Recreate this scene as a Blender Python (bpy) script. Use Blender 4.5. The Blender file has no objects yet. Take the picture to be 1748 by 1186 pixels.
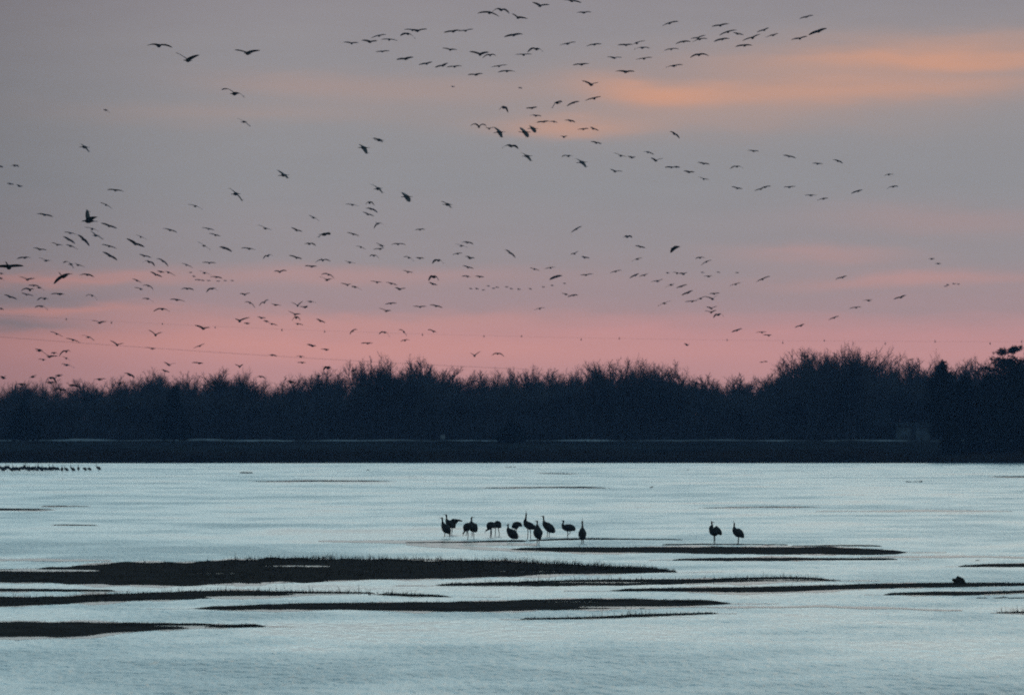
import bpy, math, random
import numpy as np
from mathutils import Vector, Matrix

random.seed(7)
RNG = np.random.default_rng(11)
SC = bpy.context.scene
COL = SC.collection
PI = math.pi

# ------------------------------------------------------------------ camera
H = 4.6                      # eye height above the river, metres
FPX = 9711.0                 # focal length in photo pixels (200 mm on 36 mm)
CX, CY, HY = 874.0, 593.0, 742.0   # photo centre and horizon row
PITCH = math.atan((HY - CY) / FPX)
cam_data = bpy.data.cameras.new('camera')
cam_data.sensor_width = 36.0
cam_data.lens = 200.0
cam_data.clip_start = 1.0
cam_data.clip_end = 20000.0
cam_data.dof.use_dof = True
cam_data.dof.focus_distance = 240.0
cam_data.dof.aperture_fstop = 3.2
cam = bpy.data.objects.new('camera', cam_data)
cam.location = (0, 0, H)
cam.rotation_euler = (PI / 2 + PITCH, 0, 0)
COL.objects.link(cam)
SC.camera = cam
bpy.context.view_layer.update()

# ------------------------------------------------------------------ render settings
SC.view_settings.view_transform = 'Standard'
SC.view_settings.look = 'None'
SC.view_settings.exposure = 0.0
SC.view_settings.gamma = 1.0
SC.view_settings.use_curve_mapping = False
SC.render.engine = 'CYCLES'
SC.cycles.use_denoising = False
SC.cycles.max_bounces = 5
SC.cycles.diffuse_bounces = 2
SC.cycles.glossy_bounces = 3
SC.cycles.volume_bounces = 0
SC.cycles.caustics_reflective = False
SC.cycles.caustics_refractive = False
SC.cycles.pixel_filter_type = 'BLACKMAN_HARRIS'
SC.cycles.filter_width = 1.9

# ------------------------------------------------------------------ node helper
class NT:
    def __init__(self, tree):
        self.t = tree
        tree.nodes.clear()
    def n(self, typ, **kw):
        nd = self.t.nodes.new(typ)
        for k, v in kw.items():
            setattr(nd, k, v)
        return nd
    def put(self, sock, v):
        if isinstance(v, bpy.types.NodeSocket):
            self.t.links.new(v, sock)
        elif isinstance(v, (tuple, list)):
            sock.default_value = (*v, 1.0) if (len(v) == 3 and len(sock.default_value) == 4) else v
        else:
            sock.default_value = v
    def m(self, op, a, b=0.0, c=0.0, clamp=False):
        nd = self.n('ShaderNodeMath', operation=op, use_clamp=clamp)
        for i, v in enumerate((a, b, c)):
            self.put(nd.inputs[i], v)
        return nd.outputs[0]
    def mix(self, f, a, b):
        nd = self.n('ShaderNodeMix', data_type='RGBA', clamp_factor=True)
        self.put(nd.inputs[0], f); self.put(nd.inputs[6], a); self.put(nd.inputs[7], b)
        return nd.outputs[2]
    def fmix(self, f, a, b):
        nd = self.n('ShaderNodeMix', data_type='FLOAT', clamp_factor=True)
        self.put(nd.inputs[0], f); self.put(nd.inputs[2], a); self.put(nd.inputs[3], b)
        return nd.outputs[0]
    def rng(self, v, a, b, c=0.0, d=1.0, smooth=True):
        nd = self.n('ShaderNodeMapRange', interpolation_type='SMOOTHSTEP' if smooth else 'LINEAR', clamp=True)
        for i, x in enumerate((v, a, b, c, d)):
            self.put(nd.inputs[i], x)
        return nd.outputs[0]
    def xyz(self, x, y, z=0.0):
        nd = self.n('ShaderNodeCombineXYZ')
        for i, v in enumerate((x, y, z)):
            self.put(nd.inputs[i], v)
        return nd.outputs[0]
    def noise(self, vec, scale=1.0, detail=3.0, rough=0.5):
        nd = self.n('ShaderNodeTexNoise')
        self.put(nd.inputs['Vector'], vec)
        nd.inputs['Scale'].default_value = scale
        nd.inputs['Detail'].default_value = detail
        nd.inputs['Roughness'].default_value = rough
        return nd.outputs[0]
    def ramp(self, f, stops):
        nd = self.n('ShaderNodeValToRGB')
        r = nd.color_ramp
        while len(r.elements) < len(stops):
            r.elements.new(0.5)
        for e, (p, c) in zip(r.elements, stops):
            e.position = p; e.color = (*c, 1)
        self.put(nd.inputs[0], f)
        return nd.outputs[0]

# ------------------------------------------------------------------ sky
SUN_EL, SUN_AZ = math.radians(2.0), math.radians(14.0)     # the sun is setting behind the trees
world = bpy.data.worlds.new('World')
SC.world = world
world.use_nodes = True
W = NT(world.node_tree)
tc = W.n('ShaderNodeTexCoord')
sep = W.n('ShaderNodeSeparateXYZ')
W.put(sep.inputs[0], tc.outputs['Generated'])
el = W.m('ARCSINE', sep.outputs[2])
az = W.m('ARCTAN2', sep.outputs[0], sep.outputs[1])
# angles in thousandths of the 200 mm lens: AX runs along the horizon, AY downwards from 742 on the horizon
AX = W.m('MULTIPLY_ADD', az, FPX, CX)
AY = W.m('MULTIPLY_ADD', el, -FPX, HY)
warp1 = W.m('SUBTRACT', W.noise(W.xyz(W.m('DIVIDE', AX, 420.0), W.m('DIVIDE', AY, 90.0)), 1.0, 4.0, 0.55), 0.5)
warp2 = W.m('SUBTRACT', W.noise(W.xyz(W.m('DIVIDE', AX, 150.0), W.m('DIVIDE', AY, 26.0), 3.3), 1.0, 5.0, 0.62), 0.5)
YW = W.m('ADD', AY, W.m('ADD', W.m('MULTIPLY', warp1, 66.0), W.m('MULTIPLY', warp2, 24.0)))
# stratus deck close to the horizon: mauve grey above, pink beneath
f = W.m('DIVIDE', W.m('SUBTRACT', 760.0, YW), 800.0)
def srgb(*c):
    return tuple(((v / 255 + 0.055) / 1.055) ** 2.4 if v > 10 else v / 255 / 12.92 for v in c)
deck = W.ramp(f, [(0.0, srgb(176, 138, 141)), (0.15, srgb(186, 139, 141)), (0.20, srgb(193, 142, 143)),
                  (0.235, srgb(189, 141, 143)), (0.29, srgb(164, 139, 143)), (0.40, srgb(151, 142, 146)),
                  (0.56, srgb(145, 143, 147)), (0.70, srgb(147, 144, 147)), (0.86, srgb(147, 142, 146)),
                  (1.0, srgb(141, 135, 141))])
def streak(cx, cy, sx, sy, slope, amp):
    dx = W.m('DIVIDE', W.m('SUBTRACT', AX, cx), sx)
    dy = W.m('DIVIDE', W.m('SUBTRACT', W.m('SUBTRACT', YW, cy), W.m('MULTIPLY', W.m('SUBTRACT', AX, cx), slope)), sy)
    q = W.m('ADD', W.m('MULTIPLY', dx, dx), W.m('MULTIPLY', dy, dy))
    return W.m('MULTIPLY', W.m('EXPONENT', W.m('MULTIPLY', q, -1.0)), amp)
def streaks(items):
    s = None
    for it in items:
        g = streak(*it)
        s = g if s is None else W.m('ADD', s, g)
    return W.m('MINIMUM', s, 1.0)
orange = streaks([(1110, 156, 120, 23, 0.03, .62), (1360, 160, 260, 24, 0, .42), (1620, 104, 300, 17, -.01, .60), (1480, 126, 420, 54, -.04, .38),
                  (1650, 74, 230, 18, -.03, .26), (1660, 150, 200, 18, 0, .28), (965, 214, 120, 18, 0, .55), (500, 136, 170, 20, .02, .19), (420, 196, 300, 18, 0.02, .15),
                  (720, 160, 240, 24, 0, .20), (1220, 205, 280, 28, 0, .22)])
pinks = streaks([(1560, 478, 220, 13, 0, .42), (1400, 440, 150, 13, 0, .30), (90, 474, 190, 10, .02, .62),
                 (80, 530, 170, 9, .02, .75), (560, 472, 330, 18, 0, .32), (330, 580, 460, 26, 0, .52), (620, 545, 380, 16, 0, .42), (750, 600, 420, 30, 0, .30),
                 (1620, 380, 220, 24, 0, .18)])
greys = streaks([(20, 557, 130, 13, .02, .75), (20, 504, 150, 14, .02, .45)])
c = W.mix(orange, deck, srgb(206, 154, 129))
c = W.mix(pinks, c, srgb(206, 146, 138))
c = W.mix(greys, c, srgb(134, 128, 133))
vignette_mottle = W.m('ADD', W.rng(AX, -320.0, 520.0, 0.62, 1.0), W.m('MULTIPLY', warp2, 0.07))  # lens vignette painted in: deck colour darkens to the left, plus cloud mottling
deck_c = W.n('ShaderNodeVectorMath', operation='SCALE')
gain = W.n('ShaderNodeVectorMath', operation='MULTIPLY')
W.put(gain.inputs[0], c); gain.inputs[1].default_value = (1.15, 1.125, 1.05)
W.put(deck_c.inputs[0], gain.outputs[0]); W.put(deck_c.inputs['Scale'], vignette_mottle)
# clear evening sky over the deck: Nishita plus a thin high veil, whiter towards the sunset
nish = W.n('ShaderNodeTexSky', sky_type='NISHITA')
nish.sun_disc = False
nish.sun_elevation = SUN_EL
nish.sun_rotation = SUN_AZ
nish.air_density = 1.0; nish.dust_density = 1.5; nish.ozone_density = 2.0
SKY_STRENGTH = 0.07
nsc = W.n('ShaderNodeVectorMath', operation='SCALE')
W.put(nsc.inputs[0], nish.outputs[0]); nsc.inputs['Scale'].default_value = SKY_STRENGTH
toward = W.rng(W.m('COSINE', W.m('SUBTRACT', az, SUN_AZ)), -1.0, 1.0, 0.0, 1.0, smooth=False)
veil_amt = W.m('MULTIPLY_ADD', W.m('POWER', toward, 2.2), 0.86, 0.14)
veil_col = W.ramp(W.m('DIVIDE', el, PI / 2), [(0.0, (1.22, 1.36, 1.32)), (0.10, (1.25, 1.68, 1.71)), (0.22, (0.86, 1.52, 1.75)), (0.40, (0.28, 0.68, 0.98)), (0.62, (0.18, 0.38, 0.54)), (1.0, (0.12, 0.24, 0.34))])
veil = W.n('ShaderNodeVectorMath', operation='SCALE')
W.put(veil.inputs[0], veil_col); W.put(veil.inputs['Scale'], veil_amt)
upper = W.n('ShaderNodeVectorMath', operation='ADD')
W.put(upper.inputs[0], nsc.outputs[0]); W.put(upper.inputs[1], veil.outputs[0])
deck_top = W.m('ADD', 0.078, W.m('MULTIPLY', warp1, 0.02))
edge = W.m('DIVIDE', W.m('SUBTRACT', el, deck_top), 0.075, clamp=True)
# the deck itself dims away from the sunset
deck_dim = W.m('MULTIPLY_ADD', W.m('POWER', toward, 1.5), 0.62, 0.38)
deck_d = W.n('ShaderNodeVectorMath', operation='SCALE')
W.put(deck_d.inputs[0], deck_c.outputs[0]); W.put(deck_d.inputs['Scale'], deck_dim)
sky_c = W.mix(edge, deck_d.outputs[0], upper.outputs[0])
bg = W.n('ShaderNodeBackground')
W.put(bg.inputs[0], sky_c); bg.inputs[1].default_value = 1.0
wo = W.n('ShaderNodeOutputWorld')
W.put(wo.inputs[0], bg.outputs[0])

# the sun: nearly gone, veiled by the cloud deck
sun_d = bpy.data.lights.new('sun', 'SUN')
sun_d.energy = 0.02
sun_d.angle = math.radians(12)
sun_d.color = (1.0, 0.72, 0.55)
sun = bpy.data.objects.new('sun', sun_d)
sdir = Vector((math.sin(SUN_AZ) * math.cos(SUN_EL), math.cos(SUN_AZ) * math.cos(SUN_EL), math.sin(SUN_EL)))
sun.rotation_euler = sdir.to_track_quat('Z', 'Y').to_euler()
sun.location = (80, 400, 60)
COL.objects.link(sun)

# ------------------------------------------------------------------ geometry helpers
def px2x(x, d):
    return (x - CX) * d / FPX
def px2z(y, d):
    return H + (HY - y) * d / FPX
def row_d(y, z=0.0):
    return (H - z) * FPX / (y - HY)
def mesh_obj(name, verts, faces, mat=None, parent=None, smooth=False, loc=None):
    me = bpy.data.meshes.new(name)
    me.from_pydata([tuple(v) for v in verts], [], faces)
    if smooth:
        me.polygons.foreach_set('use_smooth', [True] * len(me.polygons))
    me.update()
    o = bpy.data.objects.new(name, me)
    if mat: me.materials.append(mat)
    COL.objects.link(o)
    if parent: o.parent = parent
    if loc is not None: o.location = loc
    return o
def tri_obj(name, verts, tris, mat, parent=None, smooth=False):
    """fast path for big numpy triangle soups"""
    me = bpy.data.meshes.new(name)
    nv, nf = len(verts), len(tris)
    me.vertices.add(nv); me.vertices.foreach_set('co', np.asarray(verts, np.float32).ravel())
    me.loops.add(nf * 3); me.loops.foreach_set('vertex_index', np.asarray(tris, np.int32).ravel())
    me.polygons.add(nf)
    me.polygons.foreach_set('loop_start', np.arange(0, nf * 3, 3, dtype=np.int32))
    me.update(calc_edges=True); me.validate()
    if smooth:
        me.polygons.foreach_set('use_smooth', [True] * nf)
    me.materials.append(mat)
    o = bpy.data.objects.new(name, me)
    COL.objects.link(o)
    if parent: o.parent = parent
    return o
def tag(o, label=None, cat=None, group=None, kind=None):
    if label: o['label'] = label
    if cat: o['category'] = cat
    if group: o['group'] = group
    if kind: o['kind'] = kind
    return o
def empty(name, loc, rz=0.0):
    o = bpy.data.objects.new(name, None)
    o.location = loc; o.rotation_euler = (0, 0, rz)
    o.empty_display_size = 0.3
    COL.objects.link(o)
    return o

# ------------------------------------------------------------------ materials
def mat(name, col, rough=0.8, var=0.35, scale=3.0, spec=0.04, coord='Object', bump=0.0, stretch=(1, 1, 1)):
    m = bpy.data.materials.new(name); m.use_nodes = True
    N = NT(m.node_tree)
    t = N.n('ShaderNodeTexCoord')
    mp = N.n('ShaderNodeMapping'); N.put(mp.inputs[0], t.outputs[coord]); mp.inputs['Scale'].default_value = stretch
    nz = N.noise(mp.outputs[0], scale, 4.0, 0.6)
    lo = tuple(v * (1 - var) for v in col); hi = tuple(v * (1 + var) for v in col)
    c = N.mix(N.rng(nz, 0.3, 0.7), lo, hi)
    b = N.n('ShaderNodeBsdfPrincipled')
    N.put(b.inputs['Base Color'], c)
    N.put(b.inputs['Roughness'], rough)
    b.inputs['Specular IOR Level'].default_value = spec
    if bump:
        bp = N.n('ShaderNodeBump'); bp.inputs['Strength'].default_value = bump; bp.inputs['Distance'].default_value = 0.05
        N.put(bp.inputs['Height'], nz); N.put(b.inputs['Normal'], bp.outputs[0])
    o = N.n('ShaderNodeOutputMaterial'); N.put(o.inputs[0], b.outputs[0])
    return m

M_BIRD = mat('crane_plumage', (0.055, 0.052, 0.05), 0.8, 0.3, 6.0)
M_BILL = mat('bill_horn', (0.05, 0.045, 0.04), 0.5, 0.2, 20.0)
M_BAR = mat('wet_silt', (0.026, 0.019, 0.017), 0.9, 0.5, 0.9, 0.002, bump=0.4)
M_GRASS = mat('dead_stubble', (0.034, 0.029, 0.024), 0.95, 0.4, 0.6, 0.0)
M_BANK = mat('bank_soil', (0.016, 0.017, 0.017), 0.95, 0.5, 0.05, 0.0)
M_REED = mat('reed_stalk', (0.036, 0.025, 0.016), 0.95, 0.5, 0.12, 0.0)
M_TRACK = mat('pale_gravel', (0.22, 0.225, 0.225), 0.9, 0.8, 0.10)
M_BARK = mat('bare_bark', (0.038, 0.045, 0.054), 0.9, 0.35, 1.5, stretch=(1, 1, 0.3))
M_TWIG = mat('bare_twig', (0.046, 0.046, 0.050), 0.9, 0.35, 0.4)
M_NEEDLE = mat('evergreen_needle', (0.014, 0.018, 0.014), 0.9, 0.5, 0.7, 0.0)
M_WHITE = mat('white_boards', (0.085, 0.11, 0.125), 0.8, 0.5, 0.8)
M_DARKWALL = mat('dark_siding', (0.03, 0.032, 0.035), 0.85, 0.2, 1.0)
M_ROOF = mat('grey_roof', (0.028, 0.03, 0.032), 0.85, 0.3, 1.5, 0.0)
M_WOOD = mat('weathered_driftwood', (0.05, 0.043, 0.037), 0.85, 0.4, 7.0, stretch=(1, 4, 4), bump=0.5)
M_PALE = mat('pale_painted_metal', (0.26, 0.28, 0.30), 0.8, 0.15, 1.5)
M_CABLE = mat('cable_metal', (0.10, 0.10, 0.105), 0.6, 0.1, 0.5)

# water
M_WATER = bpy.data.materials.new('river_water'); M_WATER.use_nodes = True
N = NT(M_WATER.node_tree)
t = N.n('ShaderNodeTexCoord')
P = t.outputs['Object']
def scaled(v, s):
    mp = N.n('ShaderNodeMapping'); N.put(mp.inputs[0], v); mp.inputs['Scale'].default_value = s
    return mp.outputs[0]
patch = N.noise(scaled(P, (0.05, 0.032, 1)), 1.0, 4.0, 0.6)         # wind-ruffled and sheltered areas, tens of metres
patch2 = N.noise(scaled(P, (0.16, 0.085, 1)), 1.0, 3.0, 0.55)
sx = N.n('ShaderNodeSeparateXYZ'); N.put(sx.inputs[0], P)
wob = N.m('MULTIPLY_ADD', patch2, 26.0, sx.outputs[1])
gust = N.m('ADD', N.rng(wob, 112.0, 142.0, 0.07, 0.0), N.m('MULTIPLY', N.m('MULTIPLY', N.rng(wob, 222.0, 240.0), N.rng(wob, 250.0, 268.0, 1.0, 0.0)), N.rng(sx.outputs[0], -16.0, -4.0, 0.12, 0.0)))
patch3 = N.noise(scaled(P, (0.40, 0.24, 1)), 1.0, 3.0, 0.6)
ruffle = N.rng(N.m('ADD', N.m('ADD', N.m('MULTIPLY', patch, 0.50), N.m('ADD', N.m('MULTIPLY', patch2, 0.30), N.m('MULTIPLY', patch3, 0.20))), gust), 0.37, 0.63, 0.10, 1.0)
rip_a = N.noise(scaled(P, (2.2, 1.3, 1)), 1.0, 3.0, 0.6)
rip_b = N.noise(scaled(P, (7.0, 4.0, 1)), 1.0, 2.0, 0.6)
rip_c = N.noise(scaled(P, (0.55, 0.30, 1)), 1.0, 2.0, 0.5)
rip_d = N.noise(scaled(P, (0.09, 0.16, 1)), 1.0, 3.0, 0.6)
rip_e = N.noise(scaled(P, (3.6, 0.85, 1)), 1.0, 2.0, 0.5)
hgt = N.m('ADD', N.m('ADD', N.m('MULTIPLY', rip_a, 0.10), N.m('MULTIPLY', rip_e, 0.42)), N.m('ADD', N.m('MULTIPLY', rip_c, 0.12), N.m('MULTIPLY', rip_d, 0.30)))
bp = N.n('ShaderNodeBump'); bp.inputs['Distance'].default_value = 1.0
N.put(bp.inputs['Strength'], N.fmix(ruffle, 0.12, 1.10)); N.put(bp.inputs['Height'], hgt)
b = N.n('ShaderNodeBsdfPrincipled')
N.put(b.inputs['Base Color'], (0.09, 0.13, 0.14))
N.put(b.inputs['Roughness'], N.fmix(ruffle, 0.16, 0.38))
b.inputs['IOR'].default_value = 1.333
N.put(b.inputs['Normal'], bp.outputs[0])
o = N.n('ShaderNodeOutputMaterial'); N.put(o.inputs[0], b.outputs[0])

# calm film of water over silt, in the lee of the bars
M_CALM = bpy.data.materials.new('calm_shallows'); M_CALM.use_nodes = True
N = NT(M_CALM.node_tree)
t = N.n('ShaderNodeTexCoord')
mp = N.n('ShaderNodeMapping'); N.put(mp.inputs[0], t.outputs['Object']); mp.inputs['Scale'].default_value = (1.2, 0.5, 1)
bp = N.n('ShaderNodeBump'); bp.inputs['Strength'].default_value = 0.35; bp.inputs['Distance'].default_value = 0.05
N.put(bp.inputs['Height'], N.noise(mp.outputs[0], 1.0, 3.0, 0.55))
b = N.n('ShaderNodeBsdfPrincipled')
N.put(b.inputs['Base Color'], (0.07, 0.06, 0.055))
b.inputs['Roughness'].default_value = 0.17
b.inputs['IOR'].default_value = 1.333
N.put(b.inputs['Normal'], bp.outputs[0])
o = N.n('ShaderNodeOutputMaterial'); N.put(o.inputs[0], b.outputs[0])

# ------------------------------------------------------------------ river, far bank, meadow
def strip_mesh(name, xs, prof, m, zfun=None, kind='structure'):
    V, F = [], []
    nx = len(xs)
    for (y, z) in prof:
        for x in xs:
            V.append((x, y, z + (zfun(x, y) if zfun else 0.0)))
    for j in range(len(prof) - 1):
        for i in range(nx - 1):
            a = j * nx + i
            F.append((a, a + 1, a + nx + 1, a + nx))
    o = mesh_obj(name, V, F, m, smooth=True)
    o['kind'] = kind
    return o

water = mesh_obj('river_water', [(-900, -60, 0), (900, -60, 0), (900, 945, 0), (-900, 945, 0)], [(0, 1, 2, 3)], M_WATER)
water['kind'] = 'structure'

BANK_Y = 930.0
def shore(x):      # wavering far shoreline
    return 2.2 * math.sin(x * 0.045 + 0.6) + 1.2 * math.sin(x * 0.13) + (9.0 if False else 0.0) - 0.035 * x * (1 if x > 0 else 0)
def gz(x, y):      # ground height
    y = y - shore(x) * max(0.0, 1 - abs(y - BANK_Y) / 60)
    pts = [(-100, -1.2), (920, -0.9), (929.6, -0.02), (930.6, 0.35), (940, 0.9), (960, 1.9), (985, 2.95), (1020, 3.35), (1060, 3.6), (1200, 3.8), (6000, 4.2)]
    for (a, za), (b_, zb) in zip(pts, pts[1:]):
        if y <= b_:
            t_ = (y - a) / (b_ - a)
            return za + (zb - za) * t_
    return 4.2
xs = [-900, -500, -300, -200] + [-150 + 3 * i for i in range(101)] + [200, 300, 500, 900]
ys = [-80, 300, 700, 900, 915, 922, 926, 928, 929, 930, 931, 932, 934, 937, 941, 946, 952, 960, 970, 980, 990, 1005, 1020, 1032, 1045, 1060, 1080, 1110, 1150, 1200, 1400, 1700, 2000, 2300]
V, F = [], []
rr = random.Random(3)
for y in ys:
    for x in xs:
        j = rr.uniform(-0.12, 0.12) if 934 < y < 1200 else 0.0
        V.append((x, y, gz(x, y) + j))
nx = len(xs)
for j in range(len(ys) - 1):
    for i in range(nx - 1):
        a = j * nx + i
        F.append((a, a + 1, a + nx + 1, a + nx))
ground = mesh_obj('river_bank_ground', V, F, M_BANK, smooth=True)
ground['kind'] = 'structure'

# pale track on a low embankment at the foot of the trees
V, F = [], []
trk = [-140 + 2.0 * i for i in range(141)]
for i, x in enumerate(trk):
    y0 = 1040.0 + 1.2 * math.sin(x * 0.05)
    px = CX + x * FPX / y0
    g = gz(x, y0)
    fade = max(0.0, min(1.0, (1560 - px) / 60))
    hgt_ = (0.07 + 0.06 * math.sin(x * 0.21) + 0.05 * math.sin(x * 0.53)) * fade
    if 240 < px < 385 or 125 < px < 190: hgt_ += 0.14
    if 480 < px < 500 or 200 < px < 235: hgt_ *= 0.3
    if 840 < px < 950: hgt_ *= 0.1
    V += [(x, y0 - 1.2, g - 0.3), (x, y0 - 0.2, g + 0.10 + hgt_), (x, y0 + 3.2, g + 0.12 + hgt_), (x, y0 + 4.4, g - 0.3)]
for i in range(len(trk) - 1):
    for k in range(3):
        a = i * 4 + k
        F.append((a, a + 4, a + 5, a + 1))
track = mesh_obj('gravel_track', V, F, M_TRACK)
track['kind'] = 'structure'

# ------------------------------------------------------------------ sandbars, outlines as (photo column, far edge row) and (column, near edge row)
BARS = [
 ('big', [(-60, 968), (0, 971), (50, 970), (120, 966), (180, 960), (250, 958), (330, 957), (430, 954), (500, 952), (560, 952), (640, 953), (740, 955), (860, 957), (920, 961), (1000, 965), (1080, 968), (1130, 972), (1155, 976)],
         [(-60, 992), (0, 994), (80, 996), (150, 998), (280, 1001), (400, 997), (500, 995), (600, 992), (700, 989), (800, 986), (870, 984), (950, 980), (1060, 979), (1155, 976.5)], 'sparse', 1.0),
 ('thin_upper_left', [(-60, 1004), (60, 1005), (130, 1006), (200, 1008)], [(-60, 1009), (100, 1009.4), (200, 1008.8)], None, 0.5),
 ('tufted', [(-60, 1019), (60, 1018), (140, 1015), (200, 1013), (260, 1011), (330, 1009), (400, 1007.5), (440, 1007.5), (470, 1010), (520, 1011), (600, 1011), (640, 1012), (690, 1015), (775, 1018)],
         [(-60, 1037), (0, 1035), (70, 1033), (150, 1028), (230, 1026), (300, 1025), (340, 1021), (430, 1018), (520, 1014.5), (640, 1015), (700, 1017.6), (775, 1018.6)], 'tufts', 0.8),
 ('middle', [(330, 1038), (430, 1034), (520, 1030), (620, 1028), (720, 1027), (800, 1025), (900, 1024), (960, 1022), (1060, 1021), (1120, 1023), (1200, 1025), (1250, 1029)],
         [(330, 1038.8), (400, 1041), (500, 1040), (600, 1041), (700, 1043), (800, 1044), (860, 1043), (930, 1041), (1030, 1040), (1100, 1038), (1180, 1034), (1250, 1030.2)], 'few', 0.8),
 ('small_tufted', [(885, 1056), (960, 1054.4), (1030, 1052), (1080, 1049), (1150, 1047.5), (1225, 1046)], [(885, 1057), (960, 1056.6), (1050, 1055), (1140, 1050.5), (1225, 1047)], 'tufts', 0.4),
 ('lower_left', [(-60, 1059), (0, 1060), (120, 1060), (230, 1062), (300, 1064), (370, 1066), (455, 1068.4)], [(-60, 1086), (0, 1087), (100, 1088), (150, 1086), (200, 1080), (260, 1076), (330, 1072), (400, 1070.5), (455, 1069.4)], 'few', 0.8),
 ('right_tufted', [(740, 998), (830, 995.5), (900, 992), (980, 989), (1060, 987.5), (1130, 988), (1200, 988), (1260, 986), (1340, 984.5), (1380, 986), (1435, 990)],
         [(740, 999.4), (850, 1000), (950, 1000), (1060, 999), (1150, 997), (1230, 994), (1330, 991.6), (1435, 991)], 'tufts', 0.7),
 ('long_right', [(1040, 1007.4), (1110, 1005), (1200, 1003), (1300, 1002), (1400, 999), (1500, 997), (1600, 996), (1700, 996), (1760, 997), (1850, 1000)],
         [(1040, 1008.6), (1130, 1009), (1240, 1011), (1330, 1010), (1430, 1006), (1530, 1003.4), (1650, 1001.6), (1760, 999), (1850, 1001)], 'short', 0.8),
 ('far_right', [(1635, 966.4), (1680, 963), (1720, 962), (1850, 961)], [(1635, 967), (1690, 967.6), (1850, 967)], 'short', 0.6),
 ('lower_right', [(1508, 1014.4), (1560, 1011), (1620, 1009), (1680, 1010), (1748, 1009), (1850, 1009)], [(1508, 1015.2), (1580, 1015.8), (1660, 1016), (1700, 1014), (1748, 1011.6), (1850, 1011)], 'few', 0.7),
 ('crane', [(868, 937), (930, 935), (1000, 933.4), (1100, 933), (1200, 933), (1300, 933), (1420, 932.4), (1490, 936), (1550, 942)], [(868, 938), (950, 942), (1050, 943.5), (1200, 944.6), (1350, 946), (1480, 946.6), (1530, 946), (1550, 943)], 'short', 0.7),
 ('slim', [(1145, 955), (1220, 951.8), (1280, 951.2), (1360, 951.2), (1440, 953), (1532, 953.8)], [(1145, 956), (1250, 957.6), (1320, 957), (1400, 956), (1532, 955)], 'short', 0.5),
 ('sliver', [(1130, 929), (1200, 927.8), (1345, 929)], [(1130, 930.2), (1200, 929.6), (1345, 930)], None, 0.3),
 ('sliver', [(1350, 931.4), (1430, 930), (1480, 930), (1505, 931.6)], [(1350, 932), (1430, 931.8), (1480, 932.2), (1505, 932.4)], None, 0.3),
 ('sliver', [(690, 925.4), (800, 924), (860, 921.6), (900, 921)], [(690, 926.4), (800, 926.4), (870, 924.6), (900, 924)], None, 0.25),
 ('sliver', [(900, 921), (960, 918.2), (1010, 917.8), (1050, 919), (1165, 920.4)], [(900, 923.6), (1000, 920.8), (1080, 920.8), (1165, 921.2)], None, 0.25),
 ('far', [(825, 832.4), (880, 831.4), (1000, 830.4), (1035, 832.2)], [(825, 833), (880, 833), (1000, 832.6), (1035, 832.8)], None, 0.5),
 ('far', [(432, 821.4), (520, 819.8), (620, 820), (668, 820.8)], [(432, 822), (520, 821.8), (620, 821.4), (668, 821.4)], None, 0.5),
 ('far', [(-40, 867), (50, 868), (92, 869.2)], [(-40, 871.4), (60, 871), (92, 869.9)], None, 0.5),
 ('far', [(70, 863.6), (100, 863), (152, 864)], [(70, 864.2), (110, 864.6), (152, 864.5)], None, 0.3),
 ('far', [(90, 895.4), (120, 895), (165, 896.2)], [(90, 896), (120, 896.6), (165, 896.8)], None, 0.25),
 ('far', [(1200, 866), (1320, 864.2), (1392, 864.6)], [(1200, 866.6), (1320, 865.6), (1392, 865.2)], None, 0.15),
 ('far', [(1694, 813.2), (1720, 812.6), (1850, 813)], [(1694, 814), (1720, 814.2), (1850, 814.6)], None, 0.4),
 ('far', [(918, 807), (950, 807.4), (985, 808.6)], [(918, 807.8), (950, 808.6), (985, 809.2)], None, 0.3),
 ('far', [(410, 806), (420, 805.6), (431, 806)], [(410, 807.4), (420, 807.6), (431, 807.2)], None, 0.5),
 ('lower_right_tuft', [(1700, 1045.2), (1730, 1044), (1800, 1043)], [(1700, 1046), (1730, 1046.4), (1800, 1046.6)], 'tufts', 0.2),
]
def lerp_pts(pts, x):
    for (a, ya), (b_, yb) in zip(pts, pts[1:]):
        if x <= b_:
            return ya + (yb - ya) * max(0.0, (x - a)) / (b_ - a)
    return pts[-1][1]
from mathutils import noise as mn
def vnoise(x, y, s):
    return mn.noise(Vector((x / s, y / s, 0.37)))
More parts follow.
